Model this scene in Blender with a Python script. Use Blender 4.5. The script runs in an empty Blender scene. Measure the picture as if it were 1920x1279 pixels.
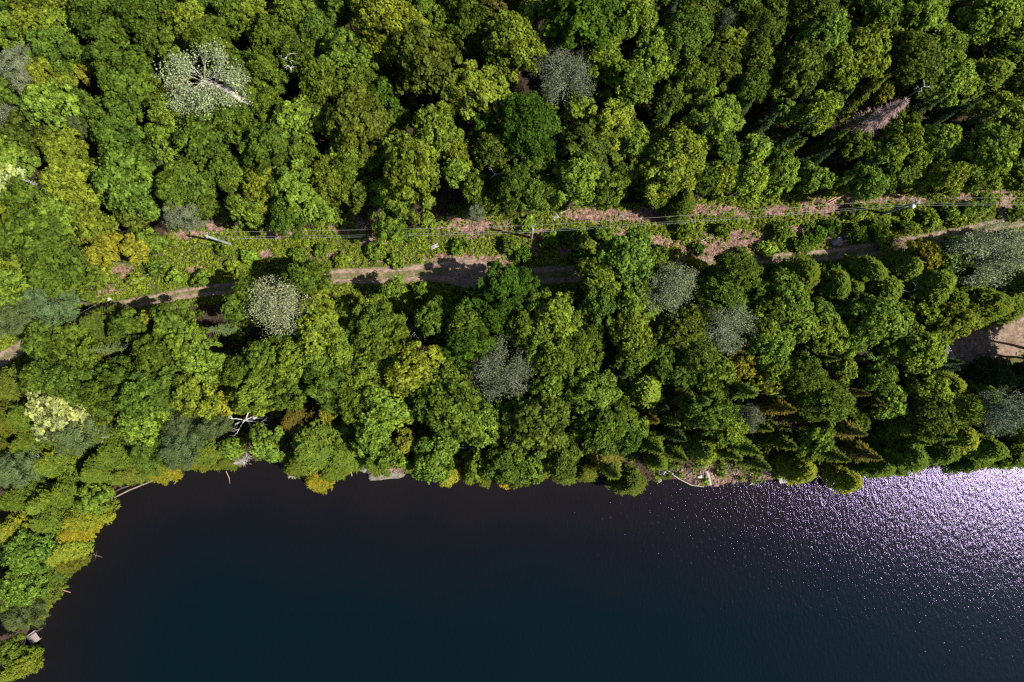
import bpy, math, random
import numpy as np
from mathutils import Vector

S = bpy.context.scene
col = S.collection

# ------------------------------------------------------------------ camera, sky, sun, exposure
H = 110.0                       # drone height above the lake
F = 1280.0                      # focal length in photo pixels (photo 1920 x 1279)
cam_d = bpy.data.cameras.new('camera')
cam_d.sensor_width = 36.0
cam_d.lens = 24.0
cam_d.clip_end = 3000
cam_d.clip_start = 0.5
cam = bpy.data.objects.new('camera', cam_d)
cam.location = (0, 0, H)
cam.rotation_euler = (0, 0, 0)
col.objects.link(cam)
S.camera = cam

SUN_DIR = Vector((0.80, -0.165, 1.0)).normalized()      # towards the sun
sun_el = math.asin(SUN_DIR.z)
sun_az = math.atan2(SUN_DIR.x, SUN_DIR.y)               # from +y towards +x
W = bpy.data.worlds.new('World')
S.world = W
W.use_nodes = True
nt = W.node_tree
bg = nt.nodes['Background']
sky = nt.nodes.new('ShaderNodeTexSky')
sky.sky_type = 'NISHITA'
sky.sun_disc = False
sky.sun_elevation = sun_el
sky.sun_rotation = sun_az
nt.links.new(sky.outputs[0], bg.inputs[0])
bg.inputs[1].default_value = 0.085
sun_d = bpy.data.lights.new('sun', 'SUN')
sun_d.energy = 5.0
sun_d.angle = math.radians(0.5)
sun_d.color = (1.0, 0.945, 0.86)
sun = bpy.data.objects.new('sun', sun_d)
sun.rotation_euler = SUN_DIR.to_track_quat('Z', 'Y').to_euler()
sun.location = (60, -10, 150)
col.objects.link(sun)
S.view_settings.view_transform = 'Standard'
S.view_settings.look = 'None'
S.view_settings.exposure = 0.75
S.view_settings.gamma = 1.0
try:
    S.cycles.use_denoising = False
    S.cycles.max_bounces = 6
    S.cycles.diffuse_bounces = 3
    S.cycles.transmission_bounces = 3
    S.cycles.sample_clamp_indirect = 4.0
    S.cycles.sample_clamp_direct = 12.0
    S.cycles.pixel_filter_type = 'BLACKMAN_HARRIS'
    S.cycles.filter_width = 1.3
except Exception:
    pass

rng = np.random.default_rng(7)
random.seed(7)

# ------------------------------------------------------------------ helpers
def gp(px, py, z=0.0):
    """photo pixel -> world x, y at height z"""
    k = (H - z) / F
    return (px - 960.0) * k, -(py - 639.5) * k

def tag(o, label=None, cat=None, group=None, kind=None):
    if label: o['label'] = label
    if cat: o['category'] = cat
    if group: o['group'] = group
    if kind: o['kind'] = kind
    return o

def new_mat(name):
    m = bpy.data.materials.new(name)
    m.use_nodes = True
    n = m.node_tree
    n.nodes.clear()
    out = n.nodes.new('ShaderNodeOutputMaterial')
    return m, n, out

def nd(n, t, **kw):
    x = n.nodes.new(t)
    for k, v in kw.items():
        if hasattr(x, k):
            setattr(x, k, v)
        else:
            x.inputs[k].default_value = v
    return x

def mesh_np(name, V, Fq, mats, tint=None, mat_idx=None, smooth=False, tris=None):
    """V (n,3), Fq (m,4) quads"""
    me = bpy.data.meshes.new(name)
    V = np.asarray(V, dtype=np.float32)
    Fq = np.asarray(Fq, dtype=np.int32)
    m = len(Fq)
    me.vertices.add(len(V))
    me.vertices.foreach_set('co', V.ravel())
    me.loops.add(m * 4)
    me.loops.foreach_set('vertex_index', Fq.ravel())
    me.polygons.add(m)
    me.polygons.foreach_set('loop_start', np.arange(0, m * 4, 4, dtype=np.int32))
    try:
        me.polygons.foreach_set('loop_total', np.full(m, 4, dtype=np.int32))
    except Exception:
        pass
    if mat_idx is not None:
        me.polygons.foreach_set('material_index', np.asarray(mat_idx, dtype=np.int32))
    if smooth:
        me.polygons.foreach_set('use_smooth', np.ones(m, dtype=bool))
    for mt in mats:
        me.materials.append(mt)
    if tint is not None:
        for nm, arr in tint.items():
            a = me.attributes.new(nm, 'FLOAT', 'FACE' if len(arr) == m else 'POINT')
            a.data.foreach_set('value', np.asarray(arr, dtype=np.float32))
    me.update(calc_edges=True)
    return me

def obj(name, me, parent=None):
    o = bpy.data.objects.new(name, me)
    col.objects.link(o)
    if parent is not None:
        o.parent = parent
    return o

def empty(name, loc, rz=0.0):
    o = bpy.data.objects.new(name, None)
    o.empty_display_size = 0.5
    o.location = loc
    o.rotation_euler = (0, 0, rz)
    col.objects.link(o)
    return o

def norm(a):
    return a / (np.linalg.norm(a, axis=-1, keepdims=True) + 1e-9)

def leaf_quads(C, N, L, Wd, r, along=None):
    """rhombic leaf sprays. C centres, N normals, L, Wd half sizes; along: preferred long axis"""
    n = len(C)
    if along is None:
        along = r.normal(size=(n, 3))
    T = along - N * np.sum(along * N, axis=1, keepdims=True)
    T = norm(T)
    B = np.cross(N, T)
    L = np.asarray(L).reshape(-1, 1) * np.ones((n, 1))
    Wd = np.asarray(Wd).reshape(-1, 1) * np.ones((n, 1))
    V = np.empty((n, 4, 3))
    V[:, 0] = C + T * L
    V[:, 1] = C + B * Wd + T * L * 0.1
    V[:, 2] = C - T * L
    V[:, 3] = C - B * Wd + T * L * 0.1
    Fq = np.arange(n * 4).reshape(n, 4)
    return V.reshape(-1, 3), Fq

class Tubes:
    def __init__(s, sides=5):
        s.V = []; s.Fq = []; s.n = 0; s.k = sides
    def tube(s, pts, rads):
        pts = [np.array(p, dtype=float) for p in pts]
        k = s.k
        ring = []
        for i, p in enumerate(pts):
            a = pts[min(i + 1, len(pts) - 1)] - pts[max(i - 1, 0)]
            a = a / (np.linalg.norm(a) + 1e-9)
            ref = np.array([0, 0, 1.0]) if abs(a[2]) < 0.9 else np.array([1.0, 0, 0])
            u = np.cross(a, ref); u /= np.linalg.norm(u)
            v = np.cross(a, u)
            for j in range(k):
                t = 2 * math.pi * j / k
                ring.append(p + (u * math.cos(t) + v * math.sin(t)) * rads[i])
        b = s.n
        s.V += ring
        for i in range(len(pts) - 1):
            for j in range(k):
                j2 = (j + 1) % k
                s.Fq.append((b + i * k + j, b + i * k + j2, b + (i + 1) * k + j2, b + (i + 1) * k + j))
        s.n += len(ring)
    def branch(s, p, d, L, r, depth, rnd, up=0.15, nkids=3, spread=0.8, gn=4, collect=None):
        p = np.array(p, dtype=float); d = np.array(d, dtype=float); d /= np.linalg.norm(d)
        pts = [p]; rads = [r]
        for i in range(gn):
            d = d + np.array([rnd.gauss(0, .13), rnd.gauss(0, .13), rnd.gauss(0, .1) + up * .3])
            d /= np.linalg.norm(d)
            pts.append(pts[-1] + d * L / gn)
            rads.append(r * (1 - 0.72 * (i + 1) / gn))
        s.tube(pts, rads)
        if collect is not None:
            collect.append((pts[-1], d, depth))
            if depth <= 1:
                collect.append((pts[-2], d, depth))
        if depth > 0:
            for q in range(nkids):
                t = rnd.uniform(0.35, 0.95)
                i = min(int(t * gn), gn - 1)
                f = t * gn - i
                pp = pts[i] * (1 - f) + pts[i + 1] * f
                rr = rads[i] * (1 - f) + rads[i + 1] * f
                side = np.array([rnd.gauss(0, 1), rnd.gauss(0, 1), rnd.gauss(0, .6)])
                side -= d * np.dot(side, d); side /= (np.linalg.norm(side) + 1e-9)
                s.branch(pp, d + side * spread, L * rnd.uniform(.5, .75), rr * .75, depth - 1, rnd, up, nkids, spread, max(2, gn - 1), collect)
    def mesh(s, name, mat):
        return mesh_np(name, np.array(s.V), np.array(s.Fq), [mat], smooth=True)

class Boxes:
    def __init__(s):
        s.V = []; s.Fq = []
    def box(s, c, size, rz=0.0, jit=0.0, rnd=random):
        hx, hy, hz = size[0] / 2, size[1] / 2, size[2] / 2
        b = len(s.V)
        cr, sr = math.cos(rz), math.sin(rz)
        for z in (-hz, hz):
            for x, y in ((-hx, -hy), (hx, -hy), (hx, hy), (-hx, hy)):
                x += rnd.uniform(-jit, jit); y += rnd.uniform(-jit, jit)
                s.V.append((c[0] + x * cr - y * sr, c[1] + x * sr + y * cr, c[2] + z))
        for f in ((0, 3, 2, 1), (4, 5, 6, 7), (0, 1, 5, 4), (1, 2, 6, 5), (2, 3, 7, 6), (3, 0, 4, 7)):
            s.Fq.append(tuple(b + i for i in f))
    def mesh(s, name, mat):
        return mesh_np(name, np.array(s.V), np.array(s.Fq), [mat])

# ------------------------------------------------------------------ materials
def leaf_material(name, trans=0.30, warm=(1.42, 1.26, 0.8), var=0.78):
    m, n, out = new_mat(name)
    oi = nd(n, 'ShaderNodeObjectInfo')
    at = nd(n, 'ShaderNodeAttribute', attribute_name='tint')       # per leaf 0..1
    wt = nd(n, 'ShaderNodeAttribute', attribute_name='warm')       # per twig 0..1
    mr = nd(n, 'ShaderNodeMapRange'); mr.inputs['To Min'].default_value = 1 - var; mr.inputs['To Max'].default_value = 1 + var * 1.1
    n.links.new(at.outputs['Fac'], mr.inputs['Value'])
    mul = nd(n, 'ShaderNodeMix', data_type='RGBA', blend_type='MULTIPLY'); mul.inputs[0].default_value = 1.0
    n.links.new(oi.outputs['Color'], mul.inputs[6])
    n.links.new(mr.outputs[0], mul.inputs[7])
    wm = nd(n, 'ShaderNodeMix', data_type='RGBA', blend_type='MULTIPLY')
    wm.inputs[7].default_value = (*warm, 1)
    n.links.new(wt.outputs['Fac'], wm.inputs[0])
    n.links.new(mul.outputs[2], wm.inputs[6])
    df = nd(n, 'ShaderNodeBsdfDiffuse')
    tr = nd(n, 'ShaderNodeBsdfTranslucent')
    n.links.new(wm.outputs[2], df.inputs[0])
    n.links.new(wm.outputs[2], tr.inputs[0])
    mx = nd(n, 'ShaderNodeMixShader'); mx.inputs[0].default_value = trans
    n.links.new(df.outputs[0], mx.inputs[1]); n.links.new(tr.outputs[0], mx.inputs[2])
    n.links.new(mx.outputs[0], out.inputs[0])
    return m

M_leaf = leaf_material('leaf')
M_needle = leaf_material('needle', trans=0.12, warm=(1.7, 1.3, 0.8), var=0.5)
M_silver = leaf_material('silver_leaf', trans=0.15, warm=(1.5, 1.35, 1.3), var=0.6)

def noisy_mat(name, c1, c2, scale=4.0, rough=0.9, bump=0.0, detail=6.0, stretch=None):
    m, n, out = new_mat(name)
    tc = nd(n, 'ShaderNodeTexCoord')
    src = tc.outputs['Object']
    if stretch:
        mp = nd(n, 'ShaderNodeMapping'); mp.inputs['Scale'].default_value = stretch
        n.links.new(src, mp.inputs[0]); src = mp.outputs[0]
    nz = nd(n, 'ShaderNodeTexNoise'); nz.inputs['Scale'].default_value = scale; nz.inputs['Detail'].default_value = detail
    nz.inputs['Roughness'].default_value = 0.65
    n.links.new(src, nz.inputs['Vector'])
    cr = nd(n, 'ShaderNodeValToRGB')
    cr.color_ramp.elements[0].position = 0.3; cr.color_ramp.elements[0].color = (*c1, 1)
    cr.color_ramp.elements[1].position = 0.7; cr.color_ramp.elements[1].color = (*c2, 1)
    n.links.new(nz.outputs['Fac'], cr.inputs[0])
    bs = nd(n, 'ShaderNodeBsdfPrincipled'); bs.inputs['Roughness'].default_value = rough
    bs.inputs['Specular IOR Level'].default_value = 0.2
    n.links.new(cr.outputs[0], bs.inputs['Base Color'])
    if bump:
        bp = nd(n, 'ShaderNodeBump'); bp.inputs['Strength'].default_value = bump; bp.inputs['Distance'].default_value = 0.1
        n.links.new(nz.outputs['Fac'], bp.inputs['Height']); n.links.new(bp.outputs[0], bs.inputs['Normal'])
    n.links.new(bs.outputs[0], out.inputs[0])
    return m

M_bark = noisy_mat('bark', (0.06, 0.05, 0.04), (0.16, 0.13, 0.1), 6)
M_palebark = noisy_mat('pale_bark', (0.3, 0.27, 0.23), (0.55, 0.5, 0.44), 5)
M_aspen = noisy_mat('aspen_bark', (0.2, 0.2, 0.16), (0.4, 0.39, 0.33), 5)
M_brush = noisy_mat('cut_brush_wood', (0.16, 0.09, 0.065), (0.42, 0.28, 0.21), 1.2)
M_deadwood = noisy_mat('dead_wood', (0.45, 0.42, 0.38), (0.75, 0.72, 0.66), 5)
M_logwood = noisy_mat('log_wood', (0.16, 0.12, 0.09), (0.38, 0.3, 0.24), 3)
M_pinkwood = noisy_mat('peeled_log', (0.4, 0.22, 0.15), (0.62, 0.4, 0.3), 3)
M_polewood = noisy_mat('pole_wood', (0.13, 0.16, 0.14), (0.42, 0.44, 0.42), 1.6)
M_dock = noisy_mat('weathered_planks', (0.2, 0.16, 0.15), (0.36, 0.31, 0.29), 3, stretch=(1, 8, 1))
M_dockpale = noisy_mat('pale_planks', (0.26, 0.24, 0.23), (0.46, 0.43, 0.42), 3, stretch=(1, 8, 1))
M_rock = noisy_mat('rock', (0.13, 0.11, 0.1), (0.42, 0.36, 0.34), 1.6, bump=0.8, detail=10)
M_earthstone = noisy_mat('earthy_stone', (0.09, 0.06, 0.045), (0.34, 0.25, 0.2), 1.3)
M_ledge = noisy_mat('mossy_ledge', (0.05, 0.06, 0.02), (0.30, 0.25, 0.23), 2.6, bump=1.0, detail=10)
M_rockpale = noisy_mat('pale_rock', (0.3, 0.27, 0.25), (0.56, 0.52, 0.49), 2.0, bump=0.6, detail=8)
M_metal = noisy_mat('galvanised', (0.45, 0.46, 0.46), (0.6, 0.6, 0.6), 3, rough=0.5)
M_wire = noisy_mat('wire', (0.32, 0.34, 0.30), (0.42, 0.44, 0.40), 3, rough=0.5)
M_white = noisy_mat('white_plastic', (0.5, 0.5, 0.5), (0.62, 0.62, 0.62), 3, rough=0.5)
M_roof = noisy_mat('roof_felt', (0.07, 0.07, 0.075), (0.16, 0.15, 0.15), 5)
M_twig = noisy_mat('dead_twig', (0.13, 0.085, 0.075), (0.3, 0.2, 0.18), 2)
M_greytwig = noisy_mat('grey_twig', (0.22, 0.19, 0.18), (0.45, 0.4, 0.38), 2)

# ------------------------------------------------------------------ lie of the land (photo pixels)
SHORE = [(-400, 1800), (-60, 1400), (10, 1272), (46, 1205), (72, 1120), (92, 1060), (118, 1010), (155, 960), (188, 932),
         (232, 905), (290, 885), (330, 868), (400, 858), (490, 862), (560, 872), (640, 874), (664, 868), (684, 876), (690, 890), (712, 896),
         (745, 894), (768, 880), (800, 878), (850, 884), (950, 886), (1060, 892), (1150, 896), (1210, 902), (1250, 899), (1275, 897),
         (1298, 908), (1330, 912), (1362, 907), (1400, 902), (1450, 900), (1490, 900), (1540, 886), (1640, 876), (1740, 860),
         (1830, 852), (1920, 852), (2100, 870), (2600, 860), (3400, 900)]
SW = np.array([gp(x, y) for x, y in SHORE])
LANDPOLY = np.vstack([SW, [[1500, 1500], [-1500, 1500]]])

def in_poly(P, poly):
    x, y = P[:, 0], P[:, 1]
    ins = np.zeros(len(P), dtype=bool)
    n = len(poly)
    j = n - 1
    for i in range(n):
        xi, yi = poly[i]; xj, yj = poly[j]
        c = ((yi > y) != (yj > y)) & (x < (xj - xi) * (y - yi) / ((yj - yi) if yj != yi else 1e-9) + xi)
        ins ^= c
        j = i
    return ins

def seg_dist(P, line):
    best = np.full(len(P), 1e9); arg = np.zeros(len(P)); 
    for i in range(len(line) - 1):
        a, b = line[i], line[i + 1]
        ab = b - a
        t = np.clip(((P - a) @ ab) / (ab @ ab), 0, 1)
        d = np.linalg.norm(P - (a + t[:, None] * ab), axis=1)
        m = d < best
        best[m] = d[m]; arg[m] = (i + t)[m]
    return best, arg

def wob(P, s, seed):
    """cheap smooth pseudo noise"""
    r = np.random.default_rng(seed)
    o = np.zeros(len(P))
    for k in range(6):
        a = r.uniform(0, 6.28); f = s * r.uniform(.5, 2.2)
        o += np.sin(P[:, 0] * math.cos(a) * f + P[:, 1] * math.sin(a) * f + r.uniform(0, 6.28))
    return o / 6

def height(P):
    P = np.atleast_2d(np.asarray(P, dtype=float))
    d, _ = seg_dist(P, SW)
    ins = in_poly(P, LANDPOLY)
    d = d + wob(P, 1.1, 3) * 0.35
    h = np.where(ins, 0.05 + 0.35 * (1 - np.exp(-np.maximum(d, 0) / 0.5)) + 1.8 * (1 - np.exp(-np.maximum(d, 0) / 7.0)), -0.1 - 0.25 * np.maximum(d, 0))
    return np.maximum(h, -4.0)

def hz(x, y):
    return float(height([[x, y]])[0])

ROAD = [(-160, 760, 22), (-60, 705, 20), (0, 676, 19), (45, 648, 18), (90, 618, 17), (150, 594, 16), (210, 576, 15), (260, 567, 15), (320, 556, 15), (370, 547, 16),
        (430, 541, 17), (500, 534, 17), (570, 525, 18), (630, 518, 17), (700, 518, 20), (760, 514, 20), (815, 510, 22), (845, 508, 30), (875, 512, 36),
        (910, 516, 32), (950, 518, 24), (1010, 517, 21), (1080, 514, 20), (1150, 509, 18), (1230, 503, 16), (1310, 497, 13), (1400, 487, 11), (1480, 483, 12),
        (1560, 478, 14), (1620, 470, 17), (1680, 461, 18), (1740, 450, 16), (1800, 437, 14), (1870, 422, 14), (1950, 410, 14), (2100, 395, 14)]
RW = np.array([gp(x, y, 2.1) for x, y, w in ROAD])
RHW = np.array([w * (.68 if x < 600 else .84) * (H - 2.1) / F for x, y, w in ROAD])
def road_rel(P):
    d, a = seg_dist(P, RW)
    hw = np.interp(a, np.arange(len(RHW)), RHW)
    return d / hw, a

CLEAR = [(-120, 690), (20, 615), (60, 600), (120, 565), (140, 535), (185, 480), (300, 450), (325, 425), (400, 410), (430, 425), (520, 432), (640, 425), (700, 440), (815, 425),
         (830, 405), (960, 405), (1050, 392), (1160, 385), (1300, 375), (1450, 365), (1600, 355), (1750, 350), (1920, 340), (2150, 330),
         (2150, 410), (1920, 432), (1800, 446), (1700, 480), (1600, 500), (1450, 505), (1300, 515), (1200, 520), (1100, 545), (900, 590), (830, 590), (700, 575),
         (640, 565), (620, 545), (540, 545), (430, 565), (300, 580), (200, 605), (130, 630), (60, 690), (-60, 760), (-160, 800)]
CLW = np.array([gp(x, y, 2) for x, y in CLEAR])
YARD = [(1776, 610), (1850, 592), (1930, 565), (2100, 540), (2100, 650), (1930, 665), (1860, 712), (1800, 716), (1778, 680)]
YW = np.array([gp(x, y, 2) for x, y in YARD])
BARE = [(890, 425, 42, 18), (940, 428, 24, 9), (845, 490, 42, 14), (925, 490, 30, 8), (1120, 404, 70, 11), (1230, 402, 60, 12), (1330, 395, 60, 10), (1345, 470, 62, 20), (1400, 450, 40, 16),
        (1010, 440, 30, 9), (1165, 436, 12, 5), (503, 478, 13, 9), (350, 441, 28, 8), (230, 505, 16, 10), (180, 545, 30, 9), (160, 545, 22, 9), (135, 580, 10, 6),
        (660, 420, 28, 14), (520, 440, 20, 8), (1568, 450, 20, 12), (1882, 385, 13, 28), (1900, 415, 30, 6), (1545, 388, 42, 14), (1640, 370, 50, 10), (1850, 358, 60, 6),
        (365, 508, 12, 7), (55, 596, 6, 5), (30, 622, 10, 4), (405, 425, 14, 10), (1000, 470, 26, 8), (1060, 470, 18, 7), (1240, 455, 30, 9), (1700, 375, 30, 6),
        (740, 490, 20, 5), (610, 478, 30, 5), (700, 455, 20, 6), (1460, 395, 24, 8), (1335, 895, 62, 18), (1430, 893, 50, 10), (722, 888, 38, 9), (1500, 430, 30, 6), (1810, 372, 30, 6)]
BW = np.array([(*gp(x, y, 2), rx * 0.086, ry * 0.086) for x, y, rx, ry in BARE])
def bare(P):
    o = np.zeros(len(P)); wv = 1 + .45 * wob(P, 2.2, 61) + .35 * wob(P, 6.0, 62)
    for x, y, rx, ry in BW:
        q = np.sqrt(((P[:, 0] - x) / rx) ** 2 + ((P[:, 1] - y) / ry) ** 2) * wv
        o = np.maximum(o, np.clip(1.5 - q, 0, 1))
    return o

# ------------------------------------------------------------------ ground
def axis(lo, hi, step, far):
    a = np.arange(lo, hi + step / 2, step)
    out = np.array([10, 25, 50, 90, 150, 240, 360, 520])
    out = out[out <= far]
    return np.concatenate([lo - out[::-1], a, hi + out])
xs = axis(-90, 90, 0.5, 520); ys = axis(-62, 62, 0.5, 520)
gx, gy = np.meshgrid(xs, ys)
P = np.column_stack([gx.ravel(), gy.ravel()])
hh = height(P)
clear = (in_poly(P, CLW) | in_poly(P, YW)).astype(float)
rr, _ = road_rel(P)
nx, ny = len(xs), len(ys)
idx = np.arange(nx * ny).reshape(ny, nx)
Q = np.column_stack([idx[:-1, :-1].ravel(), idx[:-1, 1:].ravel(), idx[1:, 1:].ravel(), idx[1:, :-1].ravel()])
Vt = np.column_stack([P, hh + wob(P, 2.5, 9) * 0.04 * (hh > 0.4)])

def ground_material():
    m, n, out = new_mat('forest_floor')
    tc = nd(n, 'ShaderNodeTexCoord')
    def noise(scale, det=6, rg=0.6):
        z = nd(n, 'ShaderNodeTexNoise'); z.inputs['Scale'].default_value = scale; z.inputs['Detail'].default_value = det; z.inputs['Roughness'].default_value = rg
        n.links.new(tc.outputs['Object'], z.inputs['Vector']); return z
    def ramp(src, a, ca, b, cb):
        r = nd(n, 'ShaderNodeValToRGB')
        r.color_ramp.elements[0].position = a; r.color_ramp.elements[0].color = (*ca, 1)
        r.color_ramp.elements[1].position = b; r.color_ramp.elements[1].color = (*cb, 1)
        n.links.new(src, r.inputs[0]); return r
    def mix(f, a, b):
        x = nd(n, 'ShaderNodeMix', data_type='RGBA')
        if f is not None: n.links.new(f, x.inputs[0])
        n.links.new(a, x.inputs[6]); n.links.new(b, x.inputs[7]); return x.outputs[2]
    fine = noise(2.2, 10, 0.8); med = noise(1.2, 8, .75); 
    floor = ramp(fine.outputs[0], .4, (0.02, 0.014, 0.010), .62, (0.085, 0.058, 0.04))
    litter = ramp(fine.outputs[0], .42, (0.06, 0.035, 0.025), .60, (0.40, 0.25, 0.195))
    grass = ramp(fine.outputs[0], .42, (0.03, 0.04, 0.012), .60, (0.12, 0.135, 0.03))
    ca = nd(n, 'ShaderNodeAttribute', attribute_name='clear'); ba = nd(n, 'ShaderNodeAttribute', attribute_name='bare')
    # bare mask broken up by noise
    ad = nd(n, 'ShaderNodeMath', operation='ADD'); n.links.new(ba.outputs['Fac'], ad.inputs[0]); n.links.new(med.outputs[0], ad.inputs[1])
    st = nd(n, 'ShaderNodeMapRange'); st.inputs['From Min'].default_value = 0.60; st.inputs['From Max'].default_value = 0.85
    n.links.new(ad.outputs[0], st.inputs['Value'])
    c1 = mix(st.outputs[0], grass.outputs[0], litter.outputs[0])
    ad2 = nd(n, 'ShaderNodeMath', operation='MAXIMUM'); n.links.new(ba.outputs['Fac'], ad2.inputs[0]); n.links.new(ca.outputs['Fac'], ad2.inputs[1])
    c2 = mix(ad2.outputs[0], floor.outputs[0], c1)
    bs = nd(n, 'ShaderNodeBsdfDiffuse')
    n.links.new(c2, bs.inputs[0])
    bp = nd(n, 'ShaderNodeBump'); bp.inputs['Strength'].default_value = 0.7; bp.inputs['Distance'].default_value = 0.15
    n.links.new(fine.outputs[0], bp.inputs['Height']); n.links.new(bp.outputs[0], bs.inputs['Normal'])
    n.links.new(bs.outputs[0], out.inputs[0])
    return m
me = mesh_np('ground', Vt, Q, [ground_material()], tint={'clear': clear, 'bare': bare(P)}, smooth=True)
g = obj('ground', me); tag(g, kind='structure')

# dirt track: a sheet draped on the ground
def road_material():
    m, n, out = new_mat('dirt_track')
    tc = nd(n, 'ShaderNodeTexCoord')
    def noise(scale, det=6, rg=0.6):
        z = nd(n, 'ShaderNodeTexNoise'); z.inputs['Scale'].default_value = scale; z.inputs['Detail'].default_value = det; z.inputs['Roughness'].default_value = rg
        n.links.new(tc.outputs['Object'], z.inputs['Vector']); return z
    f = noise(1.6, 10, .8); g_ = noise(.9, 8, .75)
    r = nd(n, 'ShaderNodeValToRGB')
    r.color_ramp.elements[0].position = .40; r.color_ramp.elements[0].color = (0.115, 0.08, 0.058, 1)
    r.color_ramp.elements[1].position = .60; r.color_ramp.elements[1].color = (0.33, 0.235, 0.18, 1)
    n.links.new(f.outputs[0], r.inputs[0])
    gr = nd(n, 'ShaderNodeValToRGB')
    gr.color_ramp.elements[0].position = .3; gr.color_ramp.elements[0].color = (0.05, 0.06, 0.02, 1)
    gr.color_ramp.elements[1].position = .7; gr.color_ramp.elements[1].color = (0.16, 0.15, 0.06, 1)
    n.links.new(f.outputs[0], gr.inputs[0])
    at = nd(n, 'ShaderNodeAttribute', attribute_name='across')
    ad = nd(n, 'ShaderNodeMath', operation='ADD'); n.links.new(at.outputs['Fac'], ad.inputs[0]); n.links.new(g_.outputs[0], ad.inputs[1])
    mr = nd(n, 'ShaderNodeMapRange'); mr.inputs['From Min'].default_value = 0.92; mr.inputs['From Max'].default_value = 1.12
    n.links.new(ad.outputs[0], mr.inputs['Value'])
    mx = nd(n, 'ShaderNodeMix', data_type='RGBA'); n.links.new(mr.outputs[0], mx.inputs[0]); n.links.new(r.outputs[0], mx.inputs[6]); n.links.new(gr.outputs[0], mx.inputs[7])
    bs = nd(n, 'ShaderNodeBsdfDiffuse'); n.links.new(mx.outputs[2], bs.inputs[0])
    bp = nd(n, 'ShaderNodeBump'); bp.inputs['Strength'].default_value = 0.4; bp.inputs['Distance'].default_value = 0.1
    n.links.new(f.outputs[0], bp.inputs['Height']); n.links.new(bp.outputs[0], bs.inputs['Normal'])
    n.links.new(bs.outputs[0], out.inputs[0])
    return m
M_track = road_material()
M_yard = M_track.copy(); M_yard.name = 'yard_earth'
for nd_ in M_yard.node_tree.nodes:
    if nd_.type == 'VALTORGB' and abs(nd_.color_ramp.elements[0].color[0] - .13) < .01:
        nd_.color_ramp.elements[0].color = (0.085, 0.058, 0.042, 1); nd_.color_ramp.elements[1].color = (0.24, 0.165, 0.125, 1)
def smooth_line(pts, step):
    pts = np.asarray(pts, float)
    seg = np.linalg.norm(np.diff(pts[:, :2], axis=0), axis=1); s = np.concatenate([[0], np.cumsum(seg)])
    t = np.arange(0, s[-1], step)
    out = np.column_stack([np.interp(t, s, pts[:, k]) for k in range(pts.shape[1])])
    k = 7; ker = np.hanning(k + 2)[1:-1]; ker /= ker.sum()
    for c in range(out.shape[1]):
        pad = np.pad(out[:, c], k // 2, mode='edge'); out[:, c] = np.convolve(pad, ker, 'valid')
    return out
def sheet(name, line3, mat, lift=0.07, ncr=13, grassy=True):
    L = smooth_line(line3, 0.5)
    d = np.gradient(L[:, :2], axis=0); d = norm(d); nrm = np.column_stack([-d[:, 1], d[:, 0]])
    V = []; A = []
    u = np.linspace(-1, 1, ncr)
    wl = 1 + 0.14 * np.array([wob(np.array([[t * .9, 3.]]), 1.3, 5)[0] for t in range(len(L))])
    wr = 1 + 0.14 * np.array([wob(np.array([[t * .9, 90.]]), 1.3, 6)[0] for t in range(len(L))])
    for k in range(ncr):
        w = L[:, 2] * np.where(u[k] > 0, wl, wr)
        V.append(L[:, :2] + nrm * (u[k] * w)[:, None])
        wet = (abs(u[k]) < 0.4) * 0.58 + (abs(u[k]) > 0.8) * 0.55
        A.append(np.where((L[:, 2] > 2.1) & (abs(u[k]) < 0.9), 0.05, wet) if grassy else np.full(len(L), 0.42 + (abs(u[k]) > 0.7) * 0.35))
    V = np.stack(V, 1).reshape(-1, 2); A = np.stack(A, 1).ravel()
    z = height(V) + lift
    ii = np.arange(len(V)).reshape(len(L), ncr)
    Fq = np.column_stack([ii[:-1, :-1].ravel(), ii[1:, :-1].ravel(), ii[1:, 1:].ravel(), ii[:-1, 1:].ravel()])
    o = obj(name, mesh_np(name, np.column_stack([V, z]), Fq, [mat], tint={'across': A}, smooth=True))
    tag(o, kind='structure'); return o
sheet('road', np.column_stack([RW, RHW]), M_track)
sheet('yard_dirt', [(*gp(x, y, 2.1), w * .085) for x, y, w in ((1772, 650, 18), (1800, 656, 40), (1850, 650, 44), (1920, 628, 42), (2000, 604, 34), (2100, 580, 28))], M_yard, grassy=False, lift=0.1)
sheet('side_path', [(*gp(x, y, 2.1), w * .085) for x, y, w in ((1876, 420, 10), (1878, 400, 9), (1882, 380, 8), (1886, 355, 10), (1888, 330, 8))], M_track, grassy=False, lift=0.11)

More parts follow.
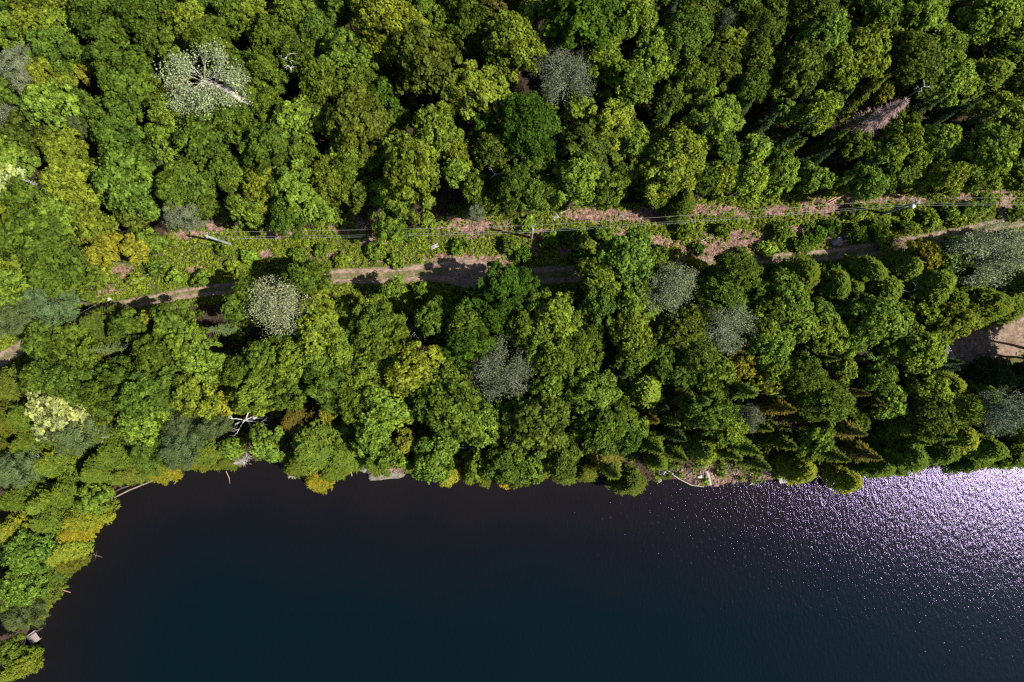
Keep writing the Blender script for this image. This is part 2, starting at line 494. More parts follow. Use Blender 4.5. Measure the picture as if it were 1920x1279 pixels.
# ------------------------------------------------------------------ lake
def water_material():
    m, n, out = new_mat('lake_water')
    tc = nd(n, 'ShaderNodeTexCoord')
    mp = nd(n, 'ShaderNodeMapping'); mp.inputs['Rotation'].default_value = (0, 0, math.radians(32)); mp.inputs['Scale'].default_value = (1.9, 0.85, 1)
    n.links.new(tc.outputs['Object'], mp.inputs[0])
    n1 = nd(n, 'ShaderNodeTexNoise'); n1.inputs['Scale'].default_value = 1.1; n1.inputs['Detail'].default_value = 5; n1.inputs['Roughness'].default_value = .62
    n.links.new(mp.outputs[0], n1.inputs['Vector'])
    n2 = nd(n, 'ShaderNodeTexNoise'); n2.inputs['Scale'].default_value = 0.05; n2.inputs['Detail'].default_value = 4
    n.links.new(tc.outputs['Object'], n2.inputs['Vector'])
    dp = nd(n, 'ShaderNodeAttribute', attribute_name='depth')      # distance from the shore in metres
    ad = nd(n, 'ShaderNodeMath', operation='MULTIPLY_ADD'); n.links.new(n2.outputs[0], ad.inputs[0]); ad.inputs[1].default_value = 14.0
    n.links.new(dp.outputs['Fac'], ad.inputs[2])
    mr = nd(n, 'ShaderNodeMapRange'); mr.inputs['From Min'].default_value = 7; mr.inputs['From Max'].default_value = 30
    n.links.new(ad.outputs[0], mr.inputs['Value'])
    r = nd(n, 'ShaderNodeValToRGB')
    r.color_ramp.elements[0].position = 0; r.color_ramp.elements[0].color = (0.0085, 0.0068, 0.0062, 1)
    r.color_ramp.elements[1].position = 1; r.color_ramp.elements[1].color = (0.0012, 0.0056, 0.0074, 1)
    e = r.color_ramp.elements.new(0.4); e.color = (0.0042, 0.0050, 0.0062, 1)
    n.links.new(mr.outputs[0], r.inputs[0])
    bs = nd(n, 'ShaderNodeBsdfPrincipled')
    bs.inputs['IOR'].default_value = 1.33
    bs.inputs['Roughness'].default_value = 0.105
    bs.inputs['Specular IOR Level'].default_value = 0.25
    n.links.new(r.outputs[0], bs.inputs['Base Color'])
    try: bs.inputs['Specular Tint'].default_value = (0.62, 0.48, 1.0, 1)
    except Exception: pass
    bp = nd(n, 'ShaderNodeBump'); bp.inputs['Strength'].default_value = 1.0; bp.inputs['Distance'].default_value = 0.064
    n.links.new(n1.outputs[0], bp.inputs['Height']); n.links.new(bp.outputs[0], bs.inputs['Normal'])
    n.links.new(bs.outputs[0], out.inputs[0])
    return m
wx = axis(-90, 110, 2.0, 520); wy = axis(-70, 0, 2.0, 520); wy = wy[wy < 20]
gx, gy = np.meshgrid(wx, wy); PW = np.column_stack([gx.ravel(), gy.ravel()])
dw, _ = seg_dist(PW, SW); dw = np.where(in_poly(PW, LANDPOLY), 0, dw)
idx = np.arange(len(PW)).reshape(len(wy), len(wx))
Q = np.column_stack([idx[:-1, :-1].ravel(), idx[:-1, 1:].ravel(), idx[1:, 1:].ravel(), idx[1:, :-1].ravel()])
w = obj('lake', mesh_np('lake', np.column_stack([PW, np.zeros(len(PW))]), Q, [water_material()], tint={'depth': dw}, smooth=True))
tag(w, kind='structure')

# ------------------------------------------------------------------ tree prototypes (metres)
def rand_dirs(n, r, zmin=-1.0):
    z = r.uniform(zmin, 1, n); a = r.uniform(0, 2 * math.pi, n); q = np.sqrt(1 - z * z)
    return np.column_stack([q * np.cos(a), q * np.sin(a), z])

def crown_lobes(r, R, zc, rz, nbig, nsub, nleaf, leaf, big=0.36, sub=0.40, flat=1.0, irregular=0.22, inner=0.12, mat=None, name='crown', wide=0.75, warmth=0.34, zmin=-0.15):
    Cs, Ns, Ti, Wa = [], [], [], []
    golden = math.pi * (3 - math.sqrt(5))
    off = r.uniform(0, 6.28)
    for i in range(nbig):
        z = 1 - (i + 0.5) / nbig * (1 - zmin)
        a = off + golden * i + r.normal(0, .25)
        q = math.sqrt(max(0, 1 - z * z))
        d = np.array([q * math.cos(a), q * math.sin(a), z])
        f = 1 + r.uniform(-irregular, irregular * .7)
        rb = R * big * r.uniform(.75, 1.2)
        c = np.array([d[0] * (R * f - rb * .8), d[1] * (R * f - rb * .8), zc + d[2] * (rz - rb * .5) * r.uniform(.85, 1.1)])
        wl = r.uniform(0, 1)
        sd = rand_dirs(nsub * 3, r, -0.2)
        score = sd @ norm(d + np.array([0, 0, .6])) + r.normal(0, .25, len(sd))
        sd = sd[np.argsort(-score)[:nsub]]
        for s_ in sd:
            rs = rb * sub * r.uniform(.7, 1.3)
            sc = c + s_ * rb * np.array([1, 1, .85])
            n_ = int(nleaf * r.uniform(.7, 1.3))
            ld = rand_dirs(n_, r, -0.35)
            pos = sc + ld * rs * (.4 + 1.15 * r.uniform(0, 1, (n_, 1)) ** 1.7) * np.array([1, 1, flat])
            nn = norm(ld * 0.8 + np.array([0, 0, .5]) + s_ * .3 + r.normal(0, .5, (n_, 3)))
            Cs.append(pos); Ns.append(nn)
            Ti.append(np.clip(r.normal(.5 + r.normal(0, .21), .22, n_), 0, 1))
            ww = np.clip((wl - .15) * warmth * 1.9 + r.uniform(-.2, .35) * warmth * 2, 0, 1)
            Wa.append(np.clip(ww + r.normal(0, .1, n_), 0, 1))
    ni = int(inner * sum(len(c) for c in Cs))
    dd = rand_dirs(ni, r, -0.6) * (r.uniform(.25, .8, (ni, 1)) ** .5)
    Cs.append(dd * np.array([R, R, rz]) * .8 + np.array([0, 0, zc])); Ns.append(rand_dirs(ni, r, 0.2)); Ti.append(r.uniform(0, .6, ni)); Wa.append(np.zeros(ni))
    C = np.vstack(Cs); N = np.vstack(Ns); t = np.concatenate(Ti); wa = np.concatenate(Wa)
    L = leaf * r.uniform(.65, 1.35, len(C))
    if name == 'needles' or wide < .4:
        along = norm(C - np.array([0, 0, zc - rz])) + r.normal(0, .35, C.shape)
    else:
        along = None
    V, Fq = leaf_quads(C, N, L, L * wide, r, along)
    return mesh_np(name, V, Fq, [mat or M_leaf], tint={'tint': t, 'warm': wa})

def limb_mesh(r, htop, zfork, R, nl, mat, rad, name='trunk'):
    rn = random.Random(int(r.integers(1e9)))
    T = Tubes(6)
    pts = [(0, 0, -0.5)]; x = y = 0
    for i in range(1, 6):
        x += rn.gauss(0, .12); y += rn.gauss(0, .12)
        pts.append((x, y, htop * i / 5))
    T.tube(pts, [rad * (1.25 - i * .2) for i in range(6)])
    for k in range(nl):
        a = rn.uniform(0, 6.28); z = rn.uniform(zfork, htop * .85)
        i = min(int(z / htop * 5), 4); f = z / htop * 5 - i
        p = np.array(pts[i + (1 if i == 0 else 0)]) if i == 0 else np.array(pts[i]) * (1 - f) + np.array(pts[i + 1]) * f
        p[2] = z
        T.branch(p, (math.cos(a), math.sin(a), .8), R * rn.uniform(.6, .95), rad * .35, 1, rn, up=.2, nkids=3)
    return T.mesh(name, mat)

def tree_proto(crown_me, trunk_me):
    return (crown_me, trunk_me)

rP = np.random.default_rng(11)
PROTO = {}
# large broadleaf, crown radius 3.6 m, height 14 m
PROTO['B'] = []
for i in range(12):
    st = i % 3
    if st == 0:   c = crown_lobes(rP, 3.6, 9.2, 4.6, 30, 11, 42, .182, big=.36, sub=.30, irregular=.34)
    elif st == 1: c = crown_lobes(rP, 3.6, 8.8, 5.0, 44, 8, 40, .182, big=.29, sub=.34, irregular=.40)
    else:         c = crown_lobes(rP, 3.6, 9.4, 4.2, 24, 15, 40, .182, big=.40, sub=.25, irregular=.36, warmth=.35)
    PROTO['B'].append((c, limb_mesh(rP, 11.5, 5, 3.0, 9, M_bark, .2)))
# small broadleaf, crown radius 2 m, height 9 m
PROTO['b'] = []
for i in range(5):
    c = crown_lobes(rP, 2.0, 6.2, 2.8, 18, 8, 38, .175, big=.38, sub=.36, irregular=.45)
    PROTO['b'].append((c, limb_mesh(rP, 7.5, 3.2, 1.6, 6, M_bark, .12)))
# smooth dense broadleaf
PROTO['M'] = []
for i in range(2):
    c = crown_lobes(rP, 3.6, 8.6, 5.2, 40, 9, 50, .14, big=.26, sub=.42, irregular=.1, warmth=.12)
    PROTO['M'].append((c, limb_mesh(rP, 11.5, 5, 3.0, 9, M_bark, .2)))
# pale loose big leaved tree
PROTO['L'] = []
for i in range(1):
    c = crown_lobes(rP, 3.6, 9.2, 4.2, 26, 8, 40, .25, big=.30, sub=.5, irregular=.35, inner=.06)
    PROTO['L'].append((c, limb_mesh(rP, 12, 5, 3.2, 12, M_palebark, .18)))

# silvery aspen: pale branches, thin small leaves
def silver(r, R=4.0, zc=10.0, dens=1.0, leaf=.088, crooked=False):
    rn = random.Random(int(r.integers(1e9)))
    T = Tubes(5); ends = []
    top = zc + 1.0
    pts = [(0, 0, -.5), (.1, .05, 3), (.0, .15, 6), (.1, .1, zc - .5), (.2, .1, zc + 2.4)]
    T.tube(pts, [.26, .22, .18, .13, .05])
    for k in range(16):
        a = k * 2.4 + rn.uniform(-.4, .4); z = rn.uniform(zc - 3.5, zc + 1.2)
        el = rn.uniform(.35, 1.3)
        T.branch((.05, .1, z), (math.cos(a), math.sin(a), el), R * rn.uniform(.5, 1.1) / math.sqrt(1 + el * el) * 1.25, .10, 3, rn, up=.18, nkids=3, spread=.8, collect=ends)
    E = np.array([e[0] for e in ends])
    n_each = int(20 * dens)
    C = np.repeat(E, n_each, 0) + r.normal(0, .42, (len(E) * n_each, 3)) * np.array([1, 1, .7])
    # extra haze of leaves on the dome
    nx_ = int(5200 * dens)
    nc = 40
    cd = rand_dirs(nc, r, -.1); cf = r.uniform(.3, 1.18, nc)
    cc = cd * np.array([R, R, 4.2]) * cf[:, None] + np.array([0, 0, zc - .5])
    wh = r.integers(0, nc, nx_)
    C2 = cc[wh] + r.normal(0, .46, (nx_, 3))
    C = np.vstack([C, C2])
    q = C - np.array([0, 0, zc - .5]); rr_ = np.sqrt((q[:, 0] / R) ** 2 + (q[:, 1] / R) ** 2 + (q[:, 2] / 4.6) ** 2)
    C = C[rr_ < 1.3]
    N = norm(rand_dirs(len(C), r, -.2) + np.array([0, 0, .5]))
    L = leaf * r.uniform(.6, 1.4, len(C))
    V, Fq = leaf_quads(C, N, L, L * .8, r)
    cr = mesh_np('crown', V, Fq, [M_silver], tint={'tint': np.clip(r.normal(.45, .3, len(C)), 0, 1), 'warm': np.clip(r.normal(.15, .25, len(C)), 0, 1)})
    return cr, T.mesh('trunk', M_aspen)
PROTO['S'] = [silver(rP, dens=.5), silver(rP, dens=.4), silver(rP, dens=.45)]
PROTO['s'] = [silver(rP, dens=.2, leaf=.12)]          # bare branched

# spruce: tiered, pointed
def spruce(r, Hh=13.0, R=2.2, tiers=30, nb=9, ln=16, leaf=.26, mat=None, width=.3, droop=.35, gap=0.0):
    Cs, Ns, Al, Ti, Wa = [], [], [], [], []
    for t in range(tiers):
        f = t / (tiers - 1)
        z = 1.5 + (Hh - 1.9) * f
        Rt = R * (1 - f) ** .8 * r.uniform(.8, 1.12) + .12
        for b in range(nb):
            if r.uniform() < gap: continue
            a = r.uniform(0, 6.28); Lb = Rt * r.uniform(.7, 1.12)
            k = max(3, int(ln * Lb / R) + 2)
            u = r.uniform(.12, 1, k) * Lb
            dirv = np.array([math.cos(a), math.sin(a)])
            side = np.array([-dirv[1], dirv[0]])
            spread = (.16 + .16 * (1 - u / Lb)) * Lb * .8
            sd = r.uniform(-1, 1, k) * spread
            x = dirv[0] * u + side[0] * sd; y = dirv[1] * u + side[1] * sd
            zz = z - droop * u + .12 * (u / R) ** 2 * R + r.normal(0, .05, k)
            Cs.append(np.column_stack([x, y, zz]))
            nrm = np.column_stack([np.full(k, dirv[0] * .35), np.full(k, dirv[1] * .35), np.ones(k)]) + r.normal(0, .3, (k, 3))
            Ns.append(norm(nrm)); Al.append(np.column_stack([x, y, np.full(k, -.2)]) + np.outer(sd, np.append(side, 0)) * 1.2)
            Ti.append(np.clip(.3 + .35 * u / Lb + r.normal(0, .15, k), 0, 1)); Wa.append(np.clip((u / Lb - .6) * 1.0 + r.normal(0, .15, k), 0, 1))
    C = np.vstack(Cs); N = np.vstack(Ns); al = np.vstack(Al)
    L = leaf * r.uniform(.7, 1.3, len(C))
    V, Fq = leaf_quads(C, N, L, L * width, r, al)
    cr = mesh_np('crown', V, Fq, [mat or M_needle], tint={'tint': np.concatenate(Ti), 'warm': np.concatenate(Wa)})
    T = Tubes(6); T.tube([(0, 0, -.5), (0, 0, Hh * .5), (0, 0, Hh - .1)], [.2, .12, .02])
    return cr, T.mesh('trunk', M_bark)
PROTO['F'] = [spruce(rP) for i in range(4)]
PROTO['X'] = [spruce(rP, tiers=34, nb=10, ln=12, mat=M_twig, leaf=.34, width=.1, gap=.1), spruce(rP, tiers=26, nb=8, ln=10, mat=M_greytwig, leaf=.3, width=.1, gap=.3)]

# cedar: dense soft column with feathered surface
def cedar(r, Hh=10.0, R=2.0, n=11000, leaf=.20, wid=.30, pw=.62, lobes=7, amp=.13):
    f = r.uniform(0.02, 1, n) ** .85
    z = .8 + (Hh - .8) * f
    a = r.uniform(0, 2 * math.pi, n)
    ph = r.uniform(0, 6.28, 4)
    prof = (1 - f ** 1.7) ** pw * (0.75 + .25 * np.minimum(1, f * 5))
    ridg = 1 + amp * np.sin(a * lobes + ph[0] + 2.0 * f) + amp * .8 * np.sin(a * (lobes * 2 + 1) + ph[1] + 5 * f) * np.sin(f * 17 + a * 2 + ph[2]) + amp * .7 * np.sin(f * 30 + 3 * a + ph[3])
    rad = R * prof * ridg * r.uniform(.82, 1.05, n) + .05
    C = np.column_stack([rad * np.cos(a), rad * np.sin(a), z])
    out_ = np.column_stack([np.cos(a), np.sin(a), .35 + .9 * f])
    N = norm(out_ + r.normal(0, .3, (n, 3)))
    al = np.column_stack([np.cos(a) * .7, np.sin(a) * .7, np.full(n, .9)]) + r.normal(0, .3, (n, 3))
    L = leaf * r.uniform(.6, 1.4, n)
    V, Fq = leaf_quads(C, N, L, L * wid, r, al)
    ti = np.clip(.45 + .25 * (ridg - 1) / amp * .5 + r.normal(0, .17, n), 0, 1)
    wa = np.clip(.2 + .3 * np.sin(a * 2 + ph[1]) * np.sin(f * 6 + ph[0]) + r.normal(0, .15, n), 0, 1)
    cr = mesh_np('crown', V, Fq, [M_needle], tint={'tint': ti, 'warm': wa})
    T = Tubes(6); T.tube([(0, 0, -.5), (0, 0, Hh * .5), (0, 0, Hh - .8)], [.18, .12, .03])
    return cr, T.mesh('trunk', M_bark)
def tufted(r, Hh=10.0, R=2.0, nt=210, per=52, pw=.75, ts=.34, leaf=.19):
    f = (np.arange(nt) + .5) / nt; f = np.clip(f ** .8 + r.normal(0, .02, nt), .03, .99)
    a = np.arange(nt) * 2.39996 + r.normal(0, .35, nt)
    ph = r.uniform(0, 6.28, 2)
    prof = (1 - f ** 1.5) ** pw * (0.75 + .25 * np.minimum(1, f * 5)) * (1 + .12 * np.sin(3 * a + ph[0])) * r.uniform(.75, 1.15, nt)
    c = np.column_stack([R * prof * np.cos(a), R * prof * np.sin(a), .8 + (Hh - 1.1) * f])
    od = norm(np.column_stack([np.cos(a) * (1 - f * .6), np.sin(a) * (1 - f * .6), .15 + .9 * f]))
    rep_ = np.repeat(np.arange(nt), per); n = len(rep_)
    t = r.uniform(-1.3, 1, n)
    C = c[rep_] + od[rep_] * (t * ts * 1.3)[:, None] + r.normal(0, 1, (n, 3)) * (ts * .45 * (1.25 - t * .7))[:, None]
    al = od[rep_] + r.normal(0, .35, (n, 3)) + np.array([0, 0, .2])
    N = norm(od[rep_] * .5 + np.array([0, 0, .6]) + r.normal(0, .4, (n, 3)))
    L = leaf * r.uniform(.6, 1.4, n)
    V, Fq = leaf_quads(C, N, L, L * .3, r, al)
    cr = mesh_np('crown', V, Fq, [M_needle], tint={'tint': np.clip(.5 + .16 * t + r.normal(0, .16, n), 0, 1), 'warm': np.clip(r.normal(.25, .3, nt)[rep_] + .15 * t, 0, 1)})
    T = Tubes(6); T.tube([(0, 0, -.5), (0, 0, Hh * .5), (0, 0, Hh - .8)], [.18, .12, .03])
    return cr, T.mesh('trunk', M_bark)
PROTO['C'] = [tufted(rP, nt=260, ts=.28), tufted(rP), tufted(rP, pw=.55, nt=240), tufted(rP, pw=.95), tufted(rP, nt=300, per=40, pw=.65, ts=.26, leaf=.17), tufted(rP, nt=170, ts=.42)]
# white pine: blue green, feathery whorls
PROTO['W'] = []
for i in range(3):
    c = crown_lobes(rP, 2.6, 8.6, 4.6, 26, 7, 60, .22, big=.34, sub=.5, flat=.5, irregular=.35, inner=.1, mat=M_needle, name='crown', wide=.16, warmth=.1, zmin=-.5)
    PROTO['W'].append((c, limb_mesh(rP, 12, 4, 1.5, 10, M_bark, .18)))
NAT = {'B': (3.6, 13.8), 'b': (2.0, 9.0), 'M': (3.6, 13.8), 'L': (3.6, 13.4), 'S': (4.2, 14.0), 's': (4.2, 14.0), 'F': (2.2, 13.0), 'X': (2.2, 13.0), 'C': (2.0, 10.0), 'W': (2.6, 13.0)}

COLS = {
    'g': ((.071, .111, .016), 'mid green'), 'd': ((.046, .090, .011), 'deep green'), 'l': ((.114, .172, .024), 'bright lime green'),
    'y': ((.124, .162, .020), 'yellow-green'), 'o': ((.070, .096, .016), 'olive green'), 'a': ((.165, .168, .020), 'golden yellow'),
    'b': ((.080, .078, .018), 'brownish'), 'k': ((.035, .058, 0.020), 'dark green'), 'u': ((.080, .112, .040), 'blue-green'),
    's': ((.175, .205, .105), 'silvery grey'), 'r': ((.125, .145, .08), 'greyish'), 'p': ((.24, .29, 0.107), 'pale lime'), 'x': ((.2, .2, 0.302), 'dead'),
}
# x y radius kind colour (photo pixels of the crown)
T1 = """
25 10 30 B d|70 32 44 B y|120 62 38 B y|200 28 48 B g|270 40 40 B g|205 70 30 B a|355 45 34 B y|300 80 36 B g|400 85 42 B g|440 28 36 B g|474 38 28 B y|22 62 32 B l
112 98 44 B g|45 130 34 W r|75 165 32 W r|22 170 30 B g|98 150 38 B y|165 135 18 b a|105 200 42 B l|228 122 46 B g|248 172 46 B g|200 215 38 B g|232 262 42 B g|160 235 26 W u
18 222 26 s r|60 250 36 B o|38 292 34 B l|132 290 36 B y|300 188 26 b y|330 220 34 B y|318 270 34 B l|285 300 28 b g|390 262 46 B g|442 232 40 B g|455 140 36 B g|322 312 20 W u
515 80 36 B g|560 30 40 B y|602 62 34 B g|640 20 30 B g|560 105 34 B g|650 110 42 B l|725 40 52 B y|790 30 32 B l|700 92 34 B y|610 168 44 B y|680 150 34 B g|500 140 36 B g
800 115 62 B o|832 55 34 B g|877 52 40 B g|922 10 24 b b|960 85 48 B y|895 175 46 B y|670 235 54 B o|560 230 44 B l|505 205 32 B g|510 290 44 B g|572 300 36 B g|742 225 24 b g
820 245 42 B y|855 290 32 B y|772 300 44 B y|660 300 38 B l|720 190 28 b d|925 285 34 B o|912 235 26 b d|928 108 28 b d|480 180 28 b g|590 100 26 b d|345 130 26 b g|150 190 24 b g
1000 20 30 B l|1095 40 58 B d|1190 35 40 B l|1060 150 46 S r|1032 75 34 S r|1130 110 38 B l|1222 110 44 B l|1180 160 40 B l|1300 28 40 B o|1280 76 48 M g|1360 50 22 S r|1392 18 34 B g
1412 58 34 M o|1362 92 30 B y|1340 130 40 B o|1412 122 34 B o|1290 160 38 B g|1250 195 34 B o|990 240 58 M d|1082 215 30 B y|1140 238 40 B y|1187 272 40 B l|1175 218 20 C b|1238 232 24 F g
1270 290 44 B y|1332 225 44 B l|1402 165 34 B g|1100 292 48 B o|1060 285 26 b g|1352 290 30 B g|1392 205 20 F k|1432 235 20 F k|1412 290 30 B l|1000 305 38 B g|1250 40 24 F k|1310 190 24 F g
1455 32 26 B o|1520 28 44 M o|1492 130 44 B o|1540 80 42 B l|1612 110 48 B y|1562 132 38 B l|1640 28 44 B g|1720 35 38 B l|1700 112 44 B o|1760 92 36 B l|1850 30 44 B l|1905 55 34 C g
1785 18 20 F k|1805 58 28 B g|1780 160 38 B l|1842 148 40 C g|1895 120 26 B g|1912 172 32 B y|1720 150 30 B o|1650 175 18 b a|1530 215 36 B l|1482 182 20 F g|1568 190 20 F k|1602 232 18 F o
1688 255 34 B y|1752 268 34 B l|1660 290 34 B l|1480 282 20 F o|1562 262 18 F o|1600 275 26 b g|1882 232 46 B y|1842 290 46 B l|1728 205 22 F k|1790 212 22 F k|1705 312 34 B l|1452 302 26 B g
1530 300 20 F k|1622 315 18 F k|1908 290 26 C g|1815 235 26 F k|1770 320 30 B o|1440 70 24 B g|1462 215 22 b l|1625 170 22 F o|1500 240 20 F k|1745 235 20 F k|1888 15 30 B g|1310 255 24 F k
25 335 30 B p|60 382 38 B g|152 345 48 B y|250 348 52 B l|262 392 36 B o|350 350 44 B g|392 382 28 B g|432 322 34 B g|348 398 34 W r|18 420 34 B y|72 442 52 B g|120 402 38 B l|182 420 34 B y|160 440 18 b a
218 460 24 b a|258 468 24 b a|192 485 24 b a|292 452 22 b l|112 502 50 B g|42 485 44 B l|152 525 36 B g|30 550 44 B l|100 565 38 W u|60 590 34 W u|15 602 30 W u|462 340 36 B l|468 395 34 B l|410 240 26 b g
500 360 44 B y|560 362 48 B l|620 350 42 B y|540 408 40 B g|600 398 36 B l|682 372 30 B o|650 328 34 B g|772 342 62 B y|738 372 38 B l|735 430 32 B l|802 424 18 b l|890 362 34 B l|860 325 30 B l
918 395 20 b y|892 405 18 W r|960 360 40 B g|712 300 30 b g|1000 372 36 B g|1032 372 32 B l|1080 345 50 B l|1132 362 36 B l|1162 335 32 B g|1250 332 48 B y|1222 372 28 B g|1278 385 30 C g|1350 345 30 B y
1400 350 42 B l|1440 335 32 B g|1462 330 36 B l|1522 342 28 B l|1568 352 18 F o|1620 352 34 B l|1662 328 30 B g|1692 330 24 b y|1765 338 38 B y|1830 332 38 B l|1900 335 30 B l|1310 345 30 B g|1730 345 24 b l|1190 325 26 b g
190 608 32 C o|100 640 40 B g|140 650 44 B g|250 612 30 B g|288 592 16 b a|330 602 30 B g|352 645 38 B l|412 618 16 F u|446 582 26 B g|470 545 24 b g|205 655 20 F u|180 672 28 C b|265 682 20 F u|300 660 38 B g
525 578 56 S s|580 520 34 B g|600 575 28 B y|602 625 42 B y|700 614 40 B g|652 592 24 B g|722 640 44 B g|812 600 32 B g|872 612 34 B g|942 542 40 B d|925 592 32 B d|742 540 18 b l|550 640 30 B g|645 650 34 B l
972 545 34 B d|1040 595 44 B l|985 615 36 B g|1172 482 46 B l|1125 520 42 B l|1120 570 36 B g|1188 570 46 B l|1182 625 44 B y|1255 545 48 S s|1305 498 20 C a|1375 510 42 M g|1348 562 44 M g|1420 548 28 B g
1365 612 44 S s|1272 622 40 B o|1300 590 30 B o|1425 620 32 B y|1442 575 34 B g|1500 514 32 C g|1560 540 36 C g|1472 562 40 B l|1490 605 36 B l|1540 625 38 B y|1625 508 34 C g|1690 500 34 C g|1720 475 26 B a
1768 480 30 B g|1650 545 38 C g|1740 530 44 C g|1772 572 40 C g|1855 472 58 S s|1902 525 36 C g|1842 572 38 C g|1640 602 44 B l|1600 592 34 B g|1692 582 22 b l|1732 590 28 B y|1780 602 38 B y|1592 632 32 B l
1898 450 26 C g|1690 620 30 B g|1095 625 36 B g|1590 545 28 C g|1810 520 32 C g|1880 580 28 C g|1240 655 30 B g|1010 570 28 b g|885 575 28 B d|1230 500 26 B g|1820 460 22 C g|1468 520 22 b g|1530 590 28 B g
"""
T2 = """
95 712 44 B g|140 715 42 B g|235 702 34 B g|270 742 46 B g|200 742 38 B g|115 770 48 L p|212 775 30 B o|372 738 40 B y|430 752 28 b a|382 682 42 B l|332 705 28 b g|295 770 30 L l|265 802 38 B l
20 722 38 C o|18 780 38 C o|60 830 32 C g|150 812 36 W u|220 850 36 C g|100 868 34 C g|180 885 32 C g|38 880 32 W u|130 920 34 C g|345 800 32 W u|342 842 36 W u|390 848 30 C g|282 850 32 W g|238 888 26 C o
290 882 26 C a|435 842 22 b l|455 702 32 B g|400 800 24 W u|32 935 30 C g|170 938 26 B l|82 945 32 C g|60 780 30 C g|320 745 28 W g|205 815 28 C g|10 830 26 C o|360 865 22 C o|420 868 16 C o|465 742 30 B l
500 682 42 B g|552 675 36 B y|482 738 38 B l|532 732 34 B g|602 672 40 B l|622 722 44 B g|702 680 34 B l|690 712 38 B l|775 692 48 B y|720 762 44 B l|662 750 34 B g|745 778 26 b y|615 772 17 b a|550 790 26 C b
500 832 28 b l|590 838 42 C g|642 850 38 C g|560 872 30 C g|620 882 24 C g|585 902 24 C a|800 745 36 B g|850 765 54 B g|840 712 36 B g|902 790 46 B l|700 815 38 B l|760 832 24 b a|738 850 28 B l|810 865 36 B l
882 642 42 B d|900 868 26 B y|932 830 18 b a|942 868 36 B g|840 893 22 C a|880 893 16 C g|955 898 22 C a|702 862 26 C g|945 690 56 S r|655 800 26 C g|835 830 26 b l|770 870 22 C o|905 900 16 C o|650 690 28 B g
1040 672 42 B g|1012 640 36 B l|1082 662 42 B g|1030 730 38 B l|1105 732 42 B l|1010 795 56 B o|1150 770 36 B g|1128 800 44 B g|1170 815 32 B g|1052 852 36 B o|1000 860 34 B l|1012 885 22 C o|965 880 28 B o
1130 850 32 C b|1150 882 30 C o|1185 912 26 C o|1165 700 20 F k|1195 660 34 B l|1210 730 36 C l|1225 785 18 C b|1195 800 22 b l|1232 840 22 F g|1262 790 18 F g|1272 818 20 F k|1280 702 30 B g|1330 702 38 B l
1300 660 36 B o|1382 685 32 B a|1435 715 28 B a|1392 732 34 C g|1330 770 42 B g|1362 800 34 B l|1402 782 26 s r|1325 845 24 C y|1276 856 20 C g|1372 852 26 C k|1402 840 26 C g|1425 870 26 C o|1442 652 38 B l
1455 690 34 B l|1500 702 40 M g|1540 752 46 M g|1580 690 24 b y|1548 672 18 F o|1600 735 20 C b|1628 752 22 C b|1640 705 34 B g|1660 755 28 B l|1690 715 18 C b|1702 690 18 F k|1740 735 34 L l|1776 720 28 C y
1740 785 42 B o|1762 690 18 F k|1772 678 20 F k|1720 655 38 B l|1800 765 40 C g|1842 742 28 C g|1680 800 34 C g|1750 812 32 C g|1800 822 32 C y|1460 762 30 C b|1512 782 22 C b|1600 790 24 b g|1588 805 32 C b
1530 820 30 B l|1470 830 28 C o|1560 852 30 C o|1622 850 32 C b|1506 884 24 C y|1700 855 40 C g|1655 872 30 C g|1600 905 24 C y|1838 872 16 C g|1875 772 42 s r|1912 792 34 B g|1850 842 34 C g|1900 850 34 C g
1872 712 30 C k|1915 715 32 C k|1902 742 30 C g|1862 722 26 C k|1770 850 26 C g|1660 650 30 B g|1095 885 24 C o|1060 890 22 C o|1240 690 24 B g|1430 800 22 C k|1710 825 24 C g|1285 740 24 C k|1240 760 20 F k|1820 870 22 C g|1510 850 22 C o|1090 790 30 B g|960 770 30 B g|1238 868 16 C g
30 990 34 C y|90 975 34 C g|140 975 28 C y|125 1002 22 C a|40 1040 38 B l|98 1040 28 C y|112 1063 18 C o|30 1100 36 B l|72 1092 20 C g|50 1130 22 C o|28 1160 28 W u|26 1170 18 C y|0 1226 22 B g|10 1258 20 C g|10 1266 20 C y|60 1015 28 C g|8 1130 24 W g|60 1065 26 C o
"""
TREES = []
TO_SPRUCE = {(1460, 762), (1512, 782), (1588, 805), (1560, 852), (1470, 830), (1622, 850), (1600, 735), (1628, 752), (1372, 852), (1402, 840), (1425, 870), (1430, 800), (1272, 862), (1276, 856), (1392, 732), (1150, 882), (1225, 785), (1285, 740), (1710, 825), (1750, 812)}
T1 += '''
50 -14 34 B g|130 -16 36 B y|215 -18 36 B g|300 -14 38 B g|380 -14 36 B g|470 -16 38 B y|545 -20 34 B g|620 -16 34 B g|690 -20 36 B y|780 -22 36 B l|850 -14 34 B g|985 -22 32 B o|1050 -22 38 B g|1150 -18 36 B l|1235 -16 34 B g|1340 -16 36 B g|1440 -14 34 B l|1590 -16 36 B g|1680 -18 34 B o|1760 -14 30 B g|1930 -5 36 B g|1938 230 34 B l|1968 672 40 B g|2020 655 46 B g|1950 712 34 B g|2010 720 40 B g|1945 745 30 C k|1938 790 34 B g|1935 850 30 C g
'''
for blk in (T1, T2):
    for ln in blk.strip().splitlines():
        for t in [q for q in ln.split('|') if q.strip()]:
            x, y, r_, k, c = t.split()
            x, y, r_ = float(x), float(y), float(r_)
            if 340 < y < 440 and x > 480: y -= 6
            if 430 < y < 535 and x > 640: y += 5
            if (int(x), int(y)) in TO_SPRUCE: k = 'F'; c = {'b': 'b', 'g': 'g'}.get(c, 'o')
            TREES.append([x, y, r_, k, c])

